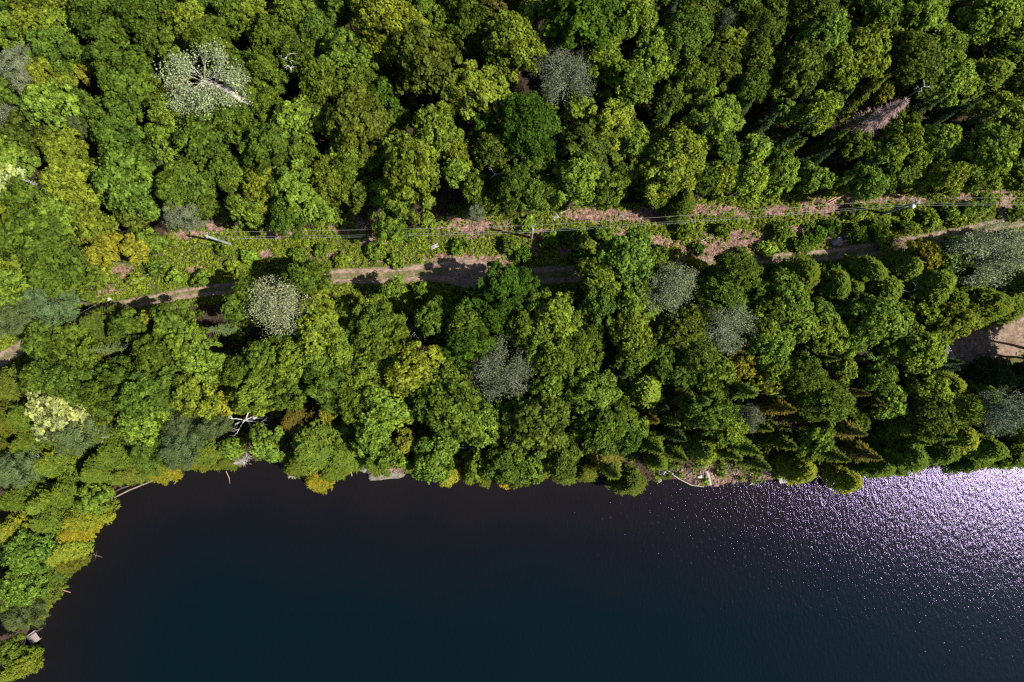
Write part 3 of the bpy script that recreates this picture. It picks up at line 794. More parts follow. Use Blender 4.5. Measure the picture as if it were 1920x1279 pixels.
LAND = [('the broken grey trunk', 445, 183), ('the silvery tree left along the track', 525, 575), ('the leftmost utility pole', 412, 450), ('the middle utility pole', 997, 438),
        ('the rightmost utility pole', 1690, 394), ('the boulder in the clearing', 1570, 451), ('the bare sandy bend of the track', 862, 512), ('the white snag above the lake', 462, 785),
        ('the long narrow wooden walkway', 1327, 890), ('the square weathered dock', 62, 1196), ('the pale platform on the shore', 1472, 898), ('the brown dead spruce', 1650, 220),
        ('the silvery tree at the right edge', 1855, 470), ('the brownish silver tree mid photo', 945, 690), ('the pale lime tree at left', 115, 770), ('the mossy rock ledge', 722, 888),
        ('the half hidden shed roof', 1785, 682), ('the bare branched tree at right', 1875, 772), ('the photo top left corner', 0, 0), ('the middle of the top edge', 960, 0),
        ('the photo top right corner', 1920, 0), ('the middle of the left edge', 0, 640), ('the small grey slab', 815, 462), ('the grey twiggy snag near the top', 538, 112),
        ('the grey-green tree near the top', 1050, 130), ('the small bluish silver tree', 1365, 612), ('the dead grey spike', 88, 352), ('the golden tree beside the track', 1720, 475),
        ('the little white snag at left', 78, 875), ('the grey snag near the lake', 885, 842), ('the stacked peeled logs', 1566, 372), ('the pale rock beside the track', 211, 562),
        ('the tiny snag above the clearing', 927, 322), ('the floating shore log', 262, 912), ('the wooden bench deck', 1247, 885)]
ORD = ['nearest', 'second nearest', 'third nearest', 'fourth nearest', 'fifth nearest', 'sixth nearest']
SECT = ['right of', 'above-right of', 'above', 'above-left of', 'left of', 'below-left of', 'below', 'below-right of']
KIND = {'B': 'leafy tree', 'b': 'leafy tree', 'M': 'leafy tree', 'L': 'big-leaved tree', 'S': 'aspen tree', 's': 'bare-branched aspen', 'F': 'pointed spruce', 'X': 'dead spruce', 'C': 'soft round conifer', 'W': 'feathery pine'}
def sizeword(r_):
    return 'small ' if r_ < 25 else ('large ' if r_ >= 46 else '')
def sector(dx, dy):
    return int(((math.degrees(math.atan2(-dy, dx)) + 22.5) % 360) // 45)
def place_labels(items):
    """items: (x, y, look). returns labels that no other item shares"""
    out = []
    for i, (x, y, look) in enumerate(items):
        best = None
        for nm, lx, ly in LAND:
            dx, dy = x - lx, y - ly
            d = math.hypot(dx, dy)
            if d < 14: continue
            s = sector(dx, dy)
            rank = sum(1 for j, (x2, y2, l2) in enumerate(items) if j != i and l2 == look and sector(x2 - lx, y2 - ly) == s and math.hypot(x2 - lx, y2 - ly) < d)
            if rank >= len(ORD): continue
            score = d * (1 + .6 * rank)
            if best is None or score < best[0]:
                best = (score, '%s %s %s %s' % (look, ORD[rank], SECT[s], nm))
        out.append(best[1])
    return out
looks = [(t[0], t[1], sizeword(t[2]) + COLS[t[4]][1] + ' ' + KIND[t[3]]) for t in TREES]
LABELS = place_labels(looks)
SPECIAL = {(525, 578): 'large round silvery grey aspen growing against the lower edge of the track at left', (1855, 472): 'largest silvery grey aspen at the right edge below the powerline clearing',
           (945, 690): 'broad brownish silver aspen in the middle of the lakeside woods', (115, 770): 'pale lime tree with large drooping leaf sprays left of the lake corner',
           (1365, 612): 'bluish silver aspen right of the taller silver one in the lakeside woods', (1255, 545): 'tall silvery aspen directly below the clearing, right of centre',
           (1875, 772): 'thin aspen with bare radiating white branches near the right edge', (1720, 475): 'golden yellow tree leaning over the track at the right',
           (1060, 150): 'grey-green aspen, lower and larger of the pair near the top edge', (1032, 75): 'grey-green aspen, upper and smaller of the pair near the top edge'}
NAMES = {'B': 'broadleaf_tree', 'b': 'broadleaf_tree', 'M': 'broadleaf_tree', 'L': 'broadleaf_tree', 'S': 'aspen_tree', 's': 'aspen_tree', 'F': 'spruce_tree', 'X': 'dead_spruce', 'C': 'cedar_tree', 'W': 'pine_tree'}
GROUPS = {'broadleaf_tree': 'broadleaf trees of the forest', 'aspen_tree': 'silvery aspens among the forest', 'spruce_tree': 'spruces among the forest', 'dead_spruce': 'dead spruces', 'cedar_tree': 'round conifers of the forest', 'pine_tree': 'feathery pines of the forest'}

def plant(px, py, rpx, kind, ccode, label, rz=None, tilt=(0, 0), hs=1.0, variant=None, colour=None):
    Rn, Hn = NAT[kind]
    if kind in 'BbML':
        if rpx * .078 < 2.45 and kind == 'B': kind = 'b'; Rn, Hn = NAT['b']
        hgt = 6.0 + rpx * .078 * 2.3
    elif kind in 'Ss': hgt = 9 + rpx * .078 * 1.4
    elif kind in 'FX': hgt = 6.5 + rpx * .078 * (4.9 if py < 400 else 3.4)
    elif kind == 'W': hgt = 6.5 + rpx * .078 * 2.4
    else: hgt = 4.2 + rpx * .078 * 2.5
    hgt *= hs * rng.uniform(.9, 1.1)
    zc = hgt * (.72 if kind in 'BbMLSsW' else .6)
    k = (H - zc - 2) / F
    R = rpx * k * (1.0 if kind != 'C' else 1.08)
    if 300 < py < 440 and px > 420: R *= .88
    x, y = (px - 960) * k, -(py - 639.5) * k
    z = max(hz(x, y), 0.0)
    pr = PROTO[kind]
    cm, tm = pr[int(rng.integers(len(pr))) if variant is None else variant]
    root = empty(NAMES[kind], (x, y, z), rng.uniform(0, 6.28) if rz is None else rz)
    sx = R / Rn; sz = hgt / Hn
    el_ = rng.uniform(-.15, .15)
    root.scale = (sx * (1 + el_), sx * (1 - el_), sz)
    root.rotation_euler[0] = tilt[0]; root.rotation_euler[1] = tilt[1]
    c = obj('crown', cm, root)
    t = obj('trunk', tm, root)
    base = colour or COLS[ccode][0]
    if kind == 'C' and ccode == 'a': base = (.150, .150, .016)
    j = rng.normal(0, .10); q = rng.normal(0, .05)
    c.color = (base[0] * (1 + j + q), base[1] * (1 + j), base[2] * (1 + j - q), 1)
    tag(root, label, 'tree', GROUPS[NAMES[kind]])
    return root

for i, t in enumerate(TREES):
    lab = SPECIAL.get((int(t[0]), int(t[1])), LABELS[i])
    plant(t[0], t[1], t[2], t[3], t[4], lab)

# ------------------------------------------------------------------ special dead and bare trees
plant(1640, 225, 42, 'X', 'x', 'reddish brown dead spruce with bare twigs among the upper right trees', variant=0)
plant(88, 352, 16, 'X', 'x', 'small dead grey spike of a spruce at the left side', variant=1)
plant(545, 893, 20, 'X', 'x', 'grey dead conifer hanging over the lake left of the mossy rock ledge', variant=1, hs=.6)
plant(440, 868, 15, 'X', 'x', 'grey dead conifer at the water edge below the white snag', variant=1, hs=.6)

def snag(px, py, zc, label, size, seed, mat, nb=7, group='bare snags', lean=(0, 0, 1), rad=.12, depth=2, spreadz=.35):
    rn = random.Random(seed)
    k = (H - zc) / F
    x, y = (px - 960) * k, -(py - 639.5) * k
    z = max(hz(x, y), 0)
    root = empty('bare_snag', (x, y, z))
    T = Tubes(6)
    top = np.array([lean[0], lean[1], zc - z])
    T.tube([(0, 0, -.3), tuple(top * .5 + np.array([.1, -.1, 0])), tuple(top)], [rad * 1.5, rad * 1.1, rad * .6])
    obj('trunk', T.mesh('trunk', mat), root)
    for q in range(nb):
        a = q * 6.28 / nb + rn.uniform(-.4, .4)
        B = Tubes(5)
        B.branch(top * rn.uniform(.86, 1.0), (math.cos(a), math.sin(a), rn.uniform(-.1, spreadz)), size * rn.uniform(.6, 1.05), rad * .55, depth, rn, up=0.0, nkids=2, spread=.7, gn=5)
        obj('branch', B.mesh('branch', mat), root)
    tag(root, label, 'dead tree', group)
    return root
snag(458, 788, 8.5, 'white bleached snag with long curling limbs over a dark gap', 3.0, 5, M_deadwood, 7, rad=.17)
snag(538, 100, 14.5, 'upper grey twiggy snag among the trees near the top edge', 1.3, 6, M_deadwood, 6, rad=.09)
snag(540, 122, 14.0, 'lower grey twiggy snag among the trees near the top edge', .8, 16, M_deadwood, 5, rad=.07)
snag(927, 325, 12.5, 'tiny white snag just above the powerline clearing near the centre', .9, 8, M_deadwood, 6, rad=.07)
snag(76, 862, 10.0, 'little white snag among the conifers near the left edge', 1.5, 9, M_deadwood, 5, rad=.09)
snag(92, 882, 9.0, 'thin pale snag just below the little white snag at left', 1.3, 10, M_deadwood, 3, rad=.07)
snag(885, 842, 9.5, 'grey snag with many fine twigs near the lake, left of centre', 1.9, 12, M_greytwig, 9, rad=.10)
snag(776, 612, 9.0, 'brown bare snag in the dark gap below the sandy bend', 2.4, 13, M_greytwig, 7, rad=.08)
snag(1735, 160, 13.5, 'short pale snag among the trees right of the dead spruce', .9, 14, M_deadwood, 4, rad=.08)
snag(247, 730, 12.5, 'thin white snag tip above the lime tree at left', .8, 15, M_deadwood, 3, rad=.06)
snag(190, 820, 11.0, 'long thin white snag between the pines above the shore at left', 1.6, 17, M_deadwood, 3, rad=.06)
snag(243, 636, 12.0, 'pale bare twigs between the two blue spruces at left', 1.3, 18, M_deadwood, 3, rad=.06)
snag(1715, 545, 11.5, 'thin grey snag between round conifers under the golden tree', 1.5, 19, M_greytwig, 4, rad=.06)
snag(1700, 797, 10.0, 'pale snag between conifers above the glittering water', 1.5, 20, M_deadwood, 4, rad=.06)

# the broken aspen: a heavy leaning trunk with its crown
k_ = (H - 13) / F
root = empty('broken_aspen', ((457 - 960) * k_, -(191 - 639.5) * k_, 2))
T = Tubes(8)
T.tube([(.3, -.3, -2.3), (.2, -.2, 6.5), (.05, 0, 10.2), (-.2, .15, 11.6), (-1.6, .95, 12.3), (-3.2, 1.75, 12.7), (-5.2, 2.3, 12.9)], [.36, .34, .33, .42, .40, .26, .1])
obj('trunk', T.mesh('trunk', M_palebark), root)
T = Tubes(5); rn = random.Random(31); ends = []
for q in range(26):
    f = rn.uniform(.55, 1); a = rn.uniform(0, 6.28)
    p = np.array([-1.6, .95, 12.3]) * (1 - f) + np.array([-5.2, 2.3, 12.7]) * f
    T.branch(p, (math.cos(a) - .25, math.sin(a), .2), 3.6, .07, 2, rn, up=.05, nkids=4, collect=ends)
obj('branches', T.mesh('branches', M_palebark), root)
E = np.array([e[0] for e in ends]); r = np.random.default_rng(32)
C = np.repeat(E, 12, 0) + r.normal(0, .34, (len(E) * 12, 3))
trunk_line = np.array([[-.2, .15], [-3.0, 1.65]])
dl, _ = seg_dist(C[:, :2], trunk_line); C = C[(dl > .55) | (C[:, 2] < 11.5)]
N = norm(rand_dirs(len(C), r) + np.array([0, 0, .5])); L = .11 * r.uniform(.6, 1.4, len(C))
V, Fq = leaf_quads(C, N, L, L * .8, r)
c = obj('crown', mesh_np('crown', V, Fq, [M_silver], tint={'tint': r.uniform(0, 1, len(C)), 'warm': np.clip(r.normal(.2, .3, len(C)), 0, 1)}), root); c.color = (.215, .26, .125, 1)
tag(root, 'broken aspen with thick grey leaning trunk and sparse pale leaves at upper left', 'tree')

# woods beyond the frame, seen only from other viewpoints
def far_woods():
    r = np.random.default_rng(99)
    srcs = []
    for cm, tm in PROTO['b']:
        n = len(cm.vertices); v = np.empty(n * 3, np.float32); cm.vertices.foreach_get('co', v); v = v.reshape(-1, 4, 3)
        t = np.empty(n // 4, np.float32); cm.attributes['tint'].data.foreach_get('value', t)
        srcs.append((v[::3], t[::3]))
    Vs, Ts = [], []
    step = 6.2
    for X in np.arange(-125, 126, step):
        for Y in np.arange(-75, 92, step):
            x = X + r.uniform(-1.6, 1.6); y = Y + r.uniform(-1.6, 1.6)
            fx, fy = abs(x) / ((H - 9) / F * 960), abs(y) / ((H - 9) / F * 640)
            if max(fx, fy) < 1.11: continue
            p = np.array([[x, y]])
            if not in_poly(p, LANDPOLY)[0] or in_poly(p, CLW)[0] or in_poly(p, YW)[0] or road_rel(p)[0][0] < 1.6: continue
            v, t = srcs[int(r.integers(len(srcs)))]
            a = r.uniform(0, 6.28); s_ = r.uniform(1.5, 2.0); c_, d_ = math.cos(a), math.sin(a)
            cen = v.mean(1, keepdims=True); w_ = cen + (v - cen) * 1.1
            q = np.stack([(w_[..., 0] * c_ - w_[..., 1] * d_) * s_ + x, (w_[..., 0] * d_ + w_[..., 1] * c_) * s_ + y, w_[..., 2] * 1.45 + 2], -1)
            Vs.append(q.reshape(-1, 3)); Ts.append(np.clip(t + r.uniform(-.2, .2), 0, 1))
    V = np.vstack(Vs); t = np.concatenate(Ts)
    o = obj('surrounding_woods', mesh_np('surrounding_woods', V, np.arange(len(V)).reshape(-1, 4), [M_leaf], tint={'tint': t, 'warm': t * .3}))
    o.color = (.07, .11, .014, 1)
    tag(o, 'mass of forest continuing beyond the edges of the picture', kind='stuff')
far_woods()

# ------------------------------------------------------------------ shrubs of the clearing
SHRUBS = """700 470 14 g|745 487 12 l|600 470 12 g|640 490 12 y|560 480 13 g|520 500 12 g|470 480 14 l|440 500 12 y|380 525 14 g|330 520 12 l|300 500 15 g|260 530 12 y|420 470 12 g
860 462 14 g|960 460 15 g|985 480 15 d|1030 455 14 g|1075 450 16 g|1090 485 14 d|1130 440 15 g|1150 465 15 d|1200 445 14 g|1235 470 12 g|1280 430 13 g|1310 465 9 d|1350 430 12 g|1460 440 16 g|1500 460 15 g
1530 440 15 d|1600 440 14 g|1560 425 13 d|1640 430 15 g|1660 450 14 l|1700 425 13 g|1740 410 14 l|1780 400 15 g|1820 390 14 g|1800 415 12 y|1850 375 13 g|1600 400 12 g|1440 470 14 l|1390 480 11 l|1700 400 12 y|700 545 12 g|790 550 13 g|770 440 12 g|990 425 13 l|1900 400 11 g"""
SH = []
for ln in SHRUBS.splitlines():
    for t in ln.split('|'):
        x, y, r_, c = t.split(); SH.append((float(x), float(y), float(r_), c))
rS = np.random.default_rng(21)
SP = []
for i in range(4):
    SP.append((crown_lobes(rS, 1.1, .55, .7, 9, 6, 26, .13, big=.42, sub=.45, irregular=.35, inner=.1, name='foliage', warmth=.3), None))
shl = place_labels([(x, y, ('small ' if r_ < 14 else '') + COLS[c][1] + ' clearing shrub') for x, y, r_, c in SH])
for (x, y, r_, c), lab in zip(SH, shl):
    k = (H - 3) / F
    wx_, wy_ = (x - 960) * k, -(y - 639.5) * k
    o = obj('shrub', SP[int(rS.integers(4))][0])
    o.location = (wx_, wy_, hz(wx_, wy_)); o.rotation_euler[2] = rS.uniform(0, 6.28)
    s_ = r_ * .086 / 1.1 * 1.1
    o.scale = (s_, s_ * rS.uniform(.85, 1.1), s_ * rS.uniform(.9, 1.5))
    b = COLS[c][0]; o.color = (b[0] * 1.35, b[1] * 1.4, b[2] * 1.3, 1)
    tag(o, lab, 'shrub', 'shrubs of the powerline clearing')

# ------------------------------------------------------------------ ground cover (uncountable)
def scatter_poly(poly, n, r):
    lo = poly.min(0); hi = poly.max(0)
    P = r.uniform(lo, hi, (n, 2))
    return P[in_poly(P, poly)]
def clump_mesh(name, P, rad, hgt, nleaf, leaf, r, z=None, spread_t=.25, wide=.7):
    n = len(P)
    rep = np.repeat(np.arange(n), nleaf)
    d = rand_dirs(len(rep), r, 0.0)
    R_ = (rad * r.uniform(.5, 1.3, n))[rep][:, None]; Hh = (hgt * r.uniform(.4, 1.4, n))[rep]
    q = r.uniform(.3, 1, (len(rep), 1))
    x = P[rep] + d[:, :2] * R_ * q
    zz = (height(P) if z is None else z)[rep] + .04 + d[:, 2] * Hh * q[:, 0]
    N = norm(d * .6 + np.array([0, 0, .8]) + r.normal(0, .35, (len(rep), 3)))
    L = leaf * r.uniform(.6, 1.4, len(rep))
    V, Fq = leaf_quads(np.column_stack([x, zz]), N, L, L * wide, r)
    base = r.uniform(.2, .8, n)[rep]
    wm = np.clip(r.normal(.25, .35, n), 0, 1)[rep]
    return mesh_np(name, V, Fq, [M_leaf], tint={'tint': np.clip(base + r.normal(0, spread_t, len(rep)), 0, 1), 'warm': wm})
rG = np.random.default_rng(5)
def cover_points(n):
    P = np.vstack([scatter_poly(CLW, n, rG), scatter_poly(YW, n // 12, rG)])
    rel, a = road_rel(P)
    keep = (rel > 1.0 + rG.uniform(-.1, .25, len(P)))
    b = bare(P) + wob(P, .9, 77) * .5 + wob(P, 3.0, 78) * .4
    keep &= rG.uniform(0, 1, len(P)) > np.clip(b * 1.25, 0.05, .93)
    yd = in_poly(P, YW)
    keep &= ~(yd & (rG.uniform(0, 1, len(P)) < 1.0))
    return P[keep]
Pc = cover_points(62000)
o = obj('ground_cover', clump_mesh('ground_cover', Pc, .34, .55, 22, .105, rG)); o.color = (.135, .185, .022, 1)
tag(o, 'low leafy weeds and saplings covering the powerline clearing', kind='stuff')
# grass: thin blades along the track
Pg = scatter_poly(CLW, 26000, rG); rel, _ = road_rel(Pg)
Pg = Pg[((rel > .95) & (rel < 2.2)) | (rel < .22) & (rG.uniform(0, 1, len(Pg)) < .5)]
o = obj('grass', clump_mesh('grass', Pg, .16, .14, 10, .07, rG, wide=.3)); o.color = (.12, .125, .02, 1)
tag(o, 'short dry grass along the edges and middle of the dirt track', kind='stuff')
# undergrowth beneath the forest
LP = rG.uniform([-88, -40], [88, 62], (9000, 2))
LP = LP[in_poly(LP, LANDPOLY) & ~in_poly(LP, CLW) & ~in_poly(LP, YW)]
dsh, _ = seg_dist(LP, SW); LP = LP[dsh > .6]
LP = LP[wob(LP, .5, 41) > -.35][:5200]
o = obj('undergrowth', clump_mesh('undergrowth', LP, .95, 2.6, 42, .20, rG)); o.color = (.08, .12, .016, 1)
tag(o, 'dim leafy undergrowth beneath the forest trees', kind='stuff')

# cut brush and chips on the bare patches
def sticks(name, P, lmin, lmax, rad, mat, r):
    T = Tubes(3)
    hs_ = height(P)
    for (x, y), z in zip(P, hs_):
        a = r.uniform(0, 6.28); L = r.uniform(lmin, lmax) / 2
        dx, dy = math.cos(a) * L, math.sin(a) * L
        T.tube([(x - dx, y - dy, z + .06 + r.uniform(0, .1)), (x + dx, y + dy, z + .06 + r.uniform(0, .16))], [rad, rad * .6])
    return T.mesh(name, mat)
Pb = []
for x, y, rx, ry in BW:
    n = int(20 * rx * ry) + 6
    a = rG.uniform(0, 6.28, n); q = np.sqrt(rG.uniform(0, 1, n)) * 1.1
    Pb.append(np.column_stack([x + np.cos(a) * q * rx, y + np.sin(a) * q * ry]))
Pb = np.vstack(Pb)
Pb = Pb[(height(Pb) > .2) & (road_rel(Pb)[0] > 1.02)]
o = obj('cut_brush', sticks('cut_brush', Pb, .3, 1.5, .03, M_brush, rG)); tag(o, 'scattered cut sticks and brush on the bare patches', kind='stuff')
Pf = np.vstack([scatter_poly(CLW, 1500, rG)])
rel, _ = road_rel(Pf); Pf = Pf[rel > 1.1]
o = obj('grey_brush', sticks('grey_brush', Pf, .3, 1.8, .028, M_greytwig, rG)); tag(o, 'grey fallen twigs lying through the clearing', kind='stuff')
# leaf litter and stones on the open shore right of centre
Pr = np.vstack([np.column_stack([rG.uniform(1268, 1500, 420), rG.uniform(868, 912, 420)]), np.column_stack([rG.uniform(690, 765, 160), rG.uniform(878, 897, 160)])])
Pr = np.array([gp(x, y, .4) for x, y in Pr]); Pr = Pr[height(Pr) > .1]
def pebble_mesh(name, P, r, mat, s0, s1):
    B = Boxes(); hs_ = height(P); rn = random.Random(3)
    for (x, y), z in zip(P, hs_):
        s_ = r.uniform(s0, s1); B.box((x, y, z + s_ * .15), (s_, s_ * r.uniform(.5, 1), s_ * .6), r.uniform(0, 3), jit=s_ * .15, rnd=rn)
    return B.mesh(name, mat)
o = obj('shore_stones', pebble_mesh('shore_stones', Pr, rG, M_earthstone, .1, .38)); tag(o, 'small stones and litter on the open bank', kind='stuff')

# ------------------------------------------------------------------ rocks
def rock(name, px, py, sx, sy, sz, rz, mat, label, seed, z=None, group=None):
    r = np.random.default_rng(seed)
    n = 14; m = 9
    V = []
    ph = r.uniform(0, 6.28, 6)
    for j in range(m + 1):
        th = math.pi * j / m
        for i in range(n):
            a = 2 * math.pi * i / n
            d = np.array([math.sin(th) * math.cos(a), math.sin(th) * math.sin(a), math.cos(th)])
            f = 1 + .16 * math.sin(3 * a + ph[0] + 2 * th) + .12 * math.sin(5 * a + ph[1]) * math.sin(3 * th + ph[2]) + (r.uniform(-.07, .07) if 0 < j < m else 0)
            if j in (0, m): f = 1
            d = np.sign(d) * np.abs(d) ** .8
            V.append(d * f * np.array([sx, sy, sz]))
    V = np.array(V); c_, s_ = math.cos(rz), math.sin(rz)
    V = np.column_stack([V[:, 0] * c_ - V[:, 1] * s_, V[:, 0] * s_ + V[:, 1] * c_, V[:, 2]])
    Fq = [(j * n + i, (j + 1) * n + i, (j + 1) * n + (i + 1) % n, j * n + (i + 1) % n) for j in range(m) for i in range(n)]
    x, y = gp(px, py, 1.5 if z is None else z)
    o = obj(name, mesh_np(name, V, np.array(Fq), [mat])); o.location = (x, y, (hz(x, y) if z is None else z) + sz * .25)
    tag(o, label, 'rock', group); return o
rock('boulder', 1565, 455, 1.0, .7, .6, .5, M_rock, 'large grey and pink boulder in the clearing above the track', 1)
rock('boulder', 1582, 441, .6, .35, .4, .9, M_rock, 'narrower grey rock touching the large clearing boulder at its upper right', 2)
rock('boulder', 211, 562, .38, .32, .35, .2, M_rockpale, 'pale rock on the grass beside the track at left', 3)
rock('rock_ledge', 722, 891, 2.9, .75, .45, .06, M_ledge, 'long flat mossy rock ledge at the water edge left of centre', 4, z=.1)
rock('rock_ledge', 682, 876, .9, .7, .45, .9, M_ledge, 'short pale rock ledge up-left of the long mossy ledge', 5, z=.15)
rock('boulder', 863, 500, .3, .18, .2, .9, M_rock, 'dark small stone on the sandy bend of the track', 6)
for i, (px, py, s_, lab) in enumerate([(1342, 908, .5, 'pale shore rock just right of the walkway end'), (1350, 898, .4, 'small rock on the bank right of the walkway'), (1375, 902, .45, 'grey rock in the middle of the open bank at the water'),
                                  (1395, 899, .3, 'small pale rock left of the fallen shore branch'), (1310, 905, .35, 'yellowish small rock at the water left of the walkway'), (1236, 901, .4, 'pinkish rock at the water just below the bench deck')]):
    rock('shore_rock', px, py, s_, s_ * .7, s_ * .6, i * .7, M_earthstone if i % 2 == 0 else M_rock, lab, 20 + i, z=.15, group='rocks along the open bank')

# ------------------------------------------------------------------ docks and timber
def dock(px, py, L, Wd, rz, z, nplank, mat, label, name='dock', posts=True, across=True):
    x, y = gp(px, py, z)
    root = empty(name, (x, y, 0), rz)
    rn = random.Random(int(px))
    for i in range(nplank):
        B = Boxes()
        w_ = L / nplank
        B.box((0, 0, 0), (w_ * .9, Wd * rn.uniform(.97, 1.02), .05), 0)
        o = obj('plank', B.mesh('plank', mat), root)
        o.location = (-L / 2 + (i + .5) * w_, rn.uniform(-.02, .02), z + rn.uniform(-.008, .008)); o.rotation_euler[2] = rn.uniform(-.01, .01)
    for s_ in (-1, 1):
        B = Boxes(); B.box((0, s_ * Wd * .36, z - .115), (L * .98, .1, .16)); obj('beam', B.mesh('beam', M_logwood), root)
    for a in (-1, 1):
        for b in (-1, 1):
            T = Tubes(8); T.tube([(a * L * .44, b * Wd * .42, -1.2), (a * L * .44, b * Wd * .42, z - .03)], [.08, .08]); obj('post', T.mesh('post', M_logwood), root)
    tag(root, label, 'dock')
    return root
dock(1326.5, 890, 3.9, .66, math.radians(-81), 1.05, 22, M_dockpale, 'long narrow plank walkway running down the bank to the water', 'walkway').rotation_euler[1] = math.radians(-14)
dock(1471, 898, 1.75, 1.35, math.radians(8), .95, 9, M_dockpale, 'pale grey plank platform at the water edge right of the walkway', 'dock')
dock(62, 1196, 1.75, 1.7, math.radians(-55), .42, 9, M_dock, 'square weathered dock sticking out of the trees at lower left', 'dock')
# bench deck
x, y = gp(1250, 884, .8)
root = empty('bench_deck', (x, y, hz(x, y)), .02)
for i in range(6):
    B = Boxes(); B.box((-.9 + i * .36, 0, .12), (.33, 1.1, .05)); obj('plank', B.mesh('plank', M_dockpale), root)
B = Boxes(); B.box((0, .62, .26), (2.1, .08, .3)); obj('rail', B.mesh('rail', M_logwood), root)
B = Boxes(); B.box((0, -.02, .07), (2.0, .1, .05)); obj('beam', B.mesh('beam', M_logwood), root)
tag(root, 'little pale wooden deck on the shore left of the open bank', 'deck')
for dx, lab in ((-.45, 'left one of the two chairs on the little shore deck'), (.35, 'right one of the two chairs on the little shore deck')):
    cr_ = empty('chair', (x + dx, y, hz(x, y) + .15), .1)
    B = Boxes(); B.box((0, 0, .4), (.5, .5, .05)); obj('seat', B.mesh('seat', M_white), cr_)
    B = Boxes(); B.box((0, .27, .62), (.5, .05, .45)); obj('backrest', B.mesh('backrest', M_roof), cr_)
    for sx_ in (-.2, .2):
        for sy_ in (-.2, .2):
            B = Boxes(); B.box((sx_, sy_, .19), (.05, .05, .37)); obj('leg', B.mesh('leg', M_white), cr_)
    tag(cr_, lab, 'chair', 'chairs on the shore deck')
# upturned white plastic tub by the walkway
x, y = gp(1312, 893, .6)
V = []; n = 16
for zz, s_ in ((0, 1.0), (.18, .92), (.27, .7), (.27, .05)):
    for i in range(n):
        a = 2 * math.pi * i / n; V.append((math.copysign(abs(math.cos(a)) ** .6, math.cos(a)) * .48 * s_, math.copysign(abs(math.sin(a)) ** .6, math.sin(a)) * .26 * s_, zz))
Fq = [(j * n + i, j * n + (i + 1) % n, (j + 1) * n + (i + 1) % n, (j + 1) * n + i) for j in range(3) for i in range(n)]
o = obj('plastic_tub', mesh_np('plastic_tub', np.array(V), np.array(Fq), [M_white], smooth=False)); o.location = (x, y, hz(x, y)); o.rotation_euler[2] = .2
tag(o, 'upturned white plastic tub on the bank left of the walkway', 'tub')
# grey slab
x, y = gp(815, 462, 2.4); root = None
B = Boxes(); B.box((0, 0, .22), (1.25, .55, .4), 0, jit=.03); o = obj('concrete_slab', B.mesh('concrete_slab', M_dockpale)); o.location = (x, y, hz(x, y)); o.rotation_euler[2] = .45
o.modifiers.new('bevel', 'BEVEL').width = .05
tag(o, 'small grey concrete slab in the weeds above the sandy bend', 'slab')
# pallet
x, y = gp(1041, 406, 2.4); root = empty('pallet', (x, y, hz(x, y) + .1), .6)
for i in range(5):
    B = Boxes(); B.box((-.4 + i * .2, 0, .12), (.14, 1.0, .03)); obj('slat', B.mesh('slat', M_dockpale), root)
for q in (-.42, 0, .42):
    B = Boxes(); B.box((0, q, .045), (1.0, .1, .1)); obj('runner', B.mesh('runner', M_logwood), root)
tag(root, 'small grey wooden pallet against the trees above the clearing', 'pallet')

def log(pts, rads, mat, label, name='log', cat='log', group=None, twigs=0, seed=1):
    """pts: (px, py, z)"""
    W3 = [(*gp(px, py, z), z) for px, py, z in pts]
    T = Tubes(7); T.tube(W3, rads)
    rn = random.Random(seed)
    for q in range(twigs):
        i = rn.randrange(len(W3) - 1); f = rn.random()
        p = np.array(W3[i]) * (1 - f) + np.array(W3[i + 1]) * f
        a = rn.uniform(0, 6.28); T.branch(p, (math.cos(a), math.sin(a), .15), rn.uniform(.5, 1.3), rads[0] * .4, 1, rn, nkids=2)
    o = obj(name, T.mesh(name, mat)); tag(o, label, cat, group); return o
log([(190, 946, .02), (240, 920, .03), (290, 900, .04), (338, 880, .04)], [.11, .12, .10, .06], M_logwood, 'very long straight log floating along the shore at left')
log([(97, 1104, .35), (115, 1106, .15), (133, 1111, -.03)], [.09, .07, .04], M_pinkwood, 'short peeled log sliding into the water above the square dock')
log([(424, 884, .12), (430, 897, .05), (431, 908, -.02)], [.05, .04, .02], M_pinkwood, 'thin crooked stick in the water below the dead conifer', name='stick', cat='stick')
log([(656, 869, .4), (660, 893, -.02)], [.06, .05], M_pinkwood, 'thin pale stick standing in the water left of the rock ledge', name='stick', cat='stick')
log([(175, 1040, .03), (192, 1045, .03)], [.03, .02], M_logwood, 'small forked twig floating in the lake at lower left', name='stick', cat='stick', twigs=4, seed=4)
log([(1258, 888, .5), (1275, 899, .2), (1297, 910, .08), (1320, 913, .05)], [.06, .07, .07, .05], M_palebark, 'curved pale log edging the open bank left of the walkway')
log([(1418, 888, .6), (1419, 900, .3), (1414, 906, .05), (1404, 910, .02)], [.05, .05, .04, .02], M_deadwood, 'bleached fallen branch at the water between walkway and pale platform', name='fallen_branch', cat='branch', twigs=9, seed=5)
log([(230, 903, .5), (238, 890, 1.0)], [.06, .04], M_pinkwood, 'broken leaning stick at the shore above the floating log', name='stick', cat='stick')
log([(262, 903, .5), (272, 887, 1.2)], [.07, .04], M_pinkwood, 'splintered stump stick at the shore right of the leaning stick', name='stick', cat='stick')
log([(1553, 377, 2.5), (1579, 363, 2.6)], [.08, .06], M_pinkwood, 'upper one of two parallel peeled logs above the clearing', group='peeled logs')
log([(1556, 380, 2.5), (1577, 369, 2.6)], [.08, .06], M_pinkwood, 'lower one of two parallel peeled logs above the clearing', group='peeled logs')
log([(1584, 361, 2.5), (1594, 360, 2.6)], [.12, .1], M_palebark, 'short pale stump log at the right end of the peeled logs')
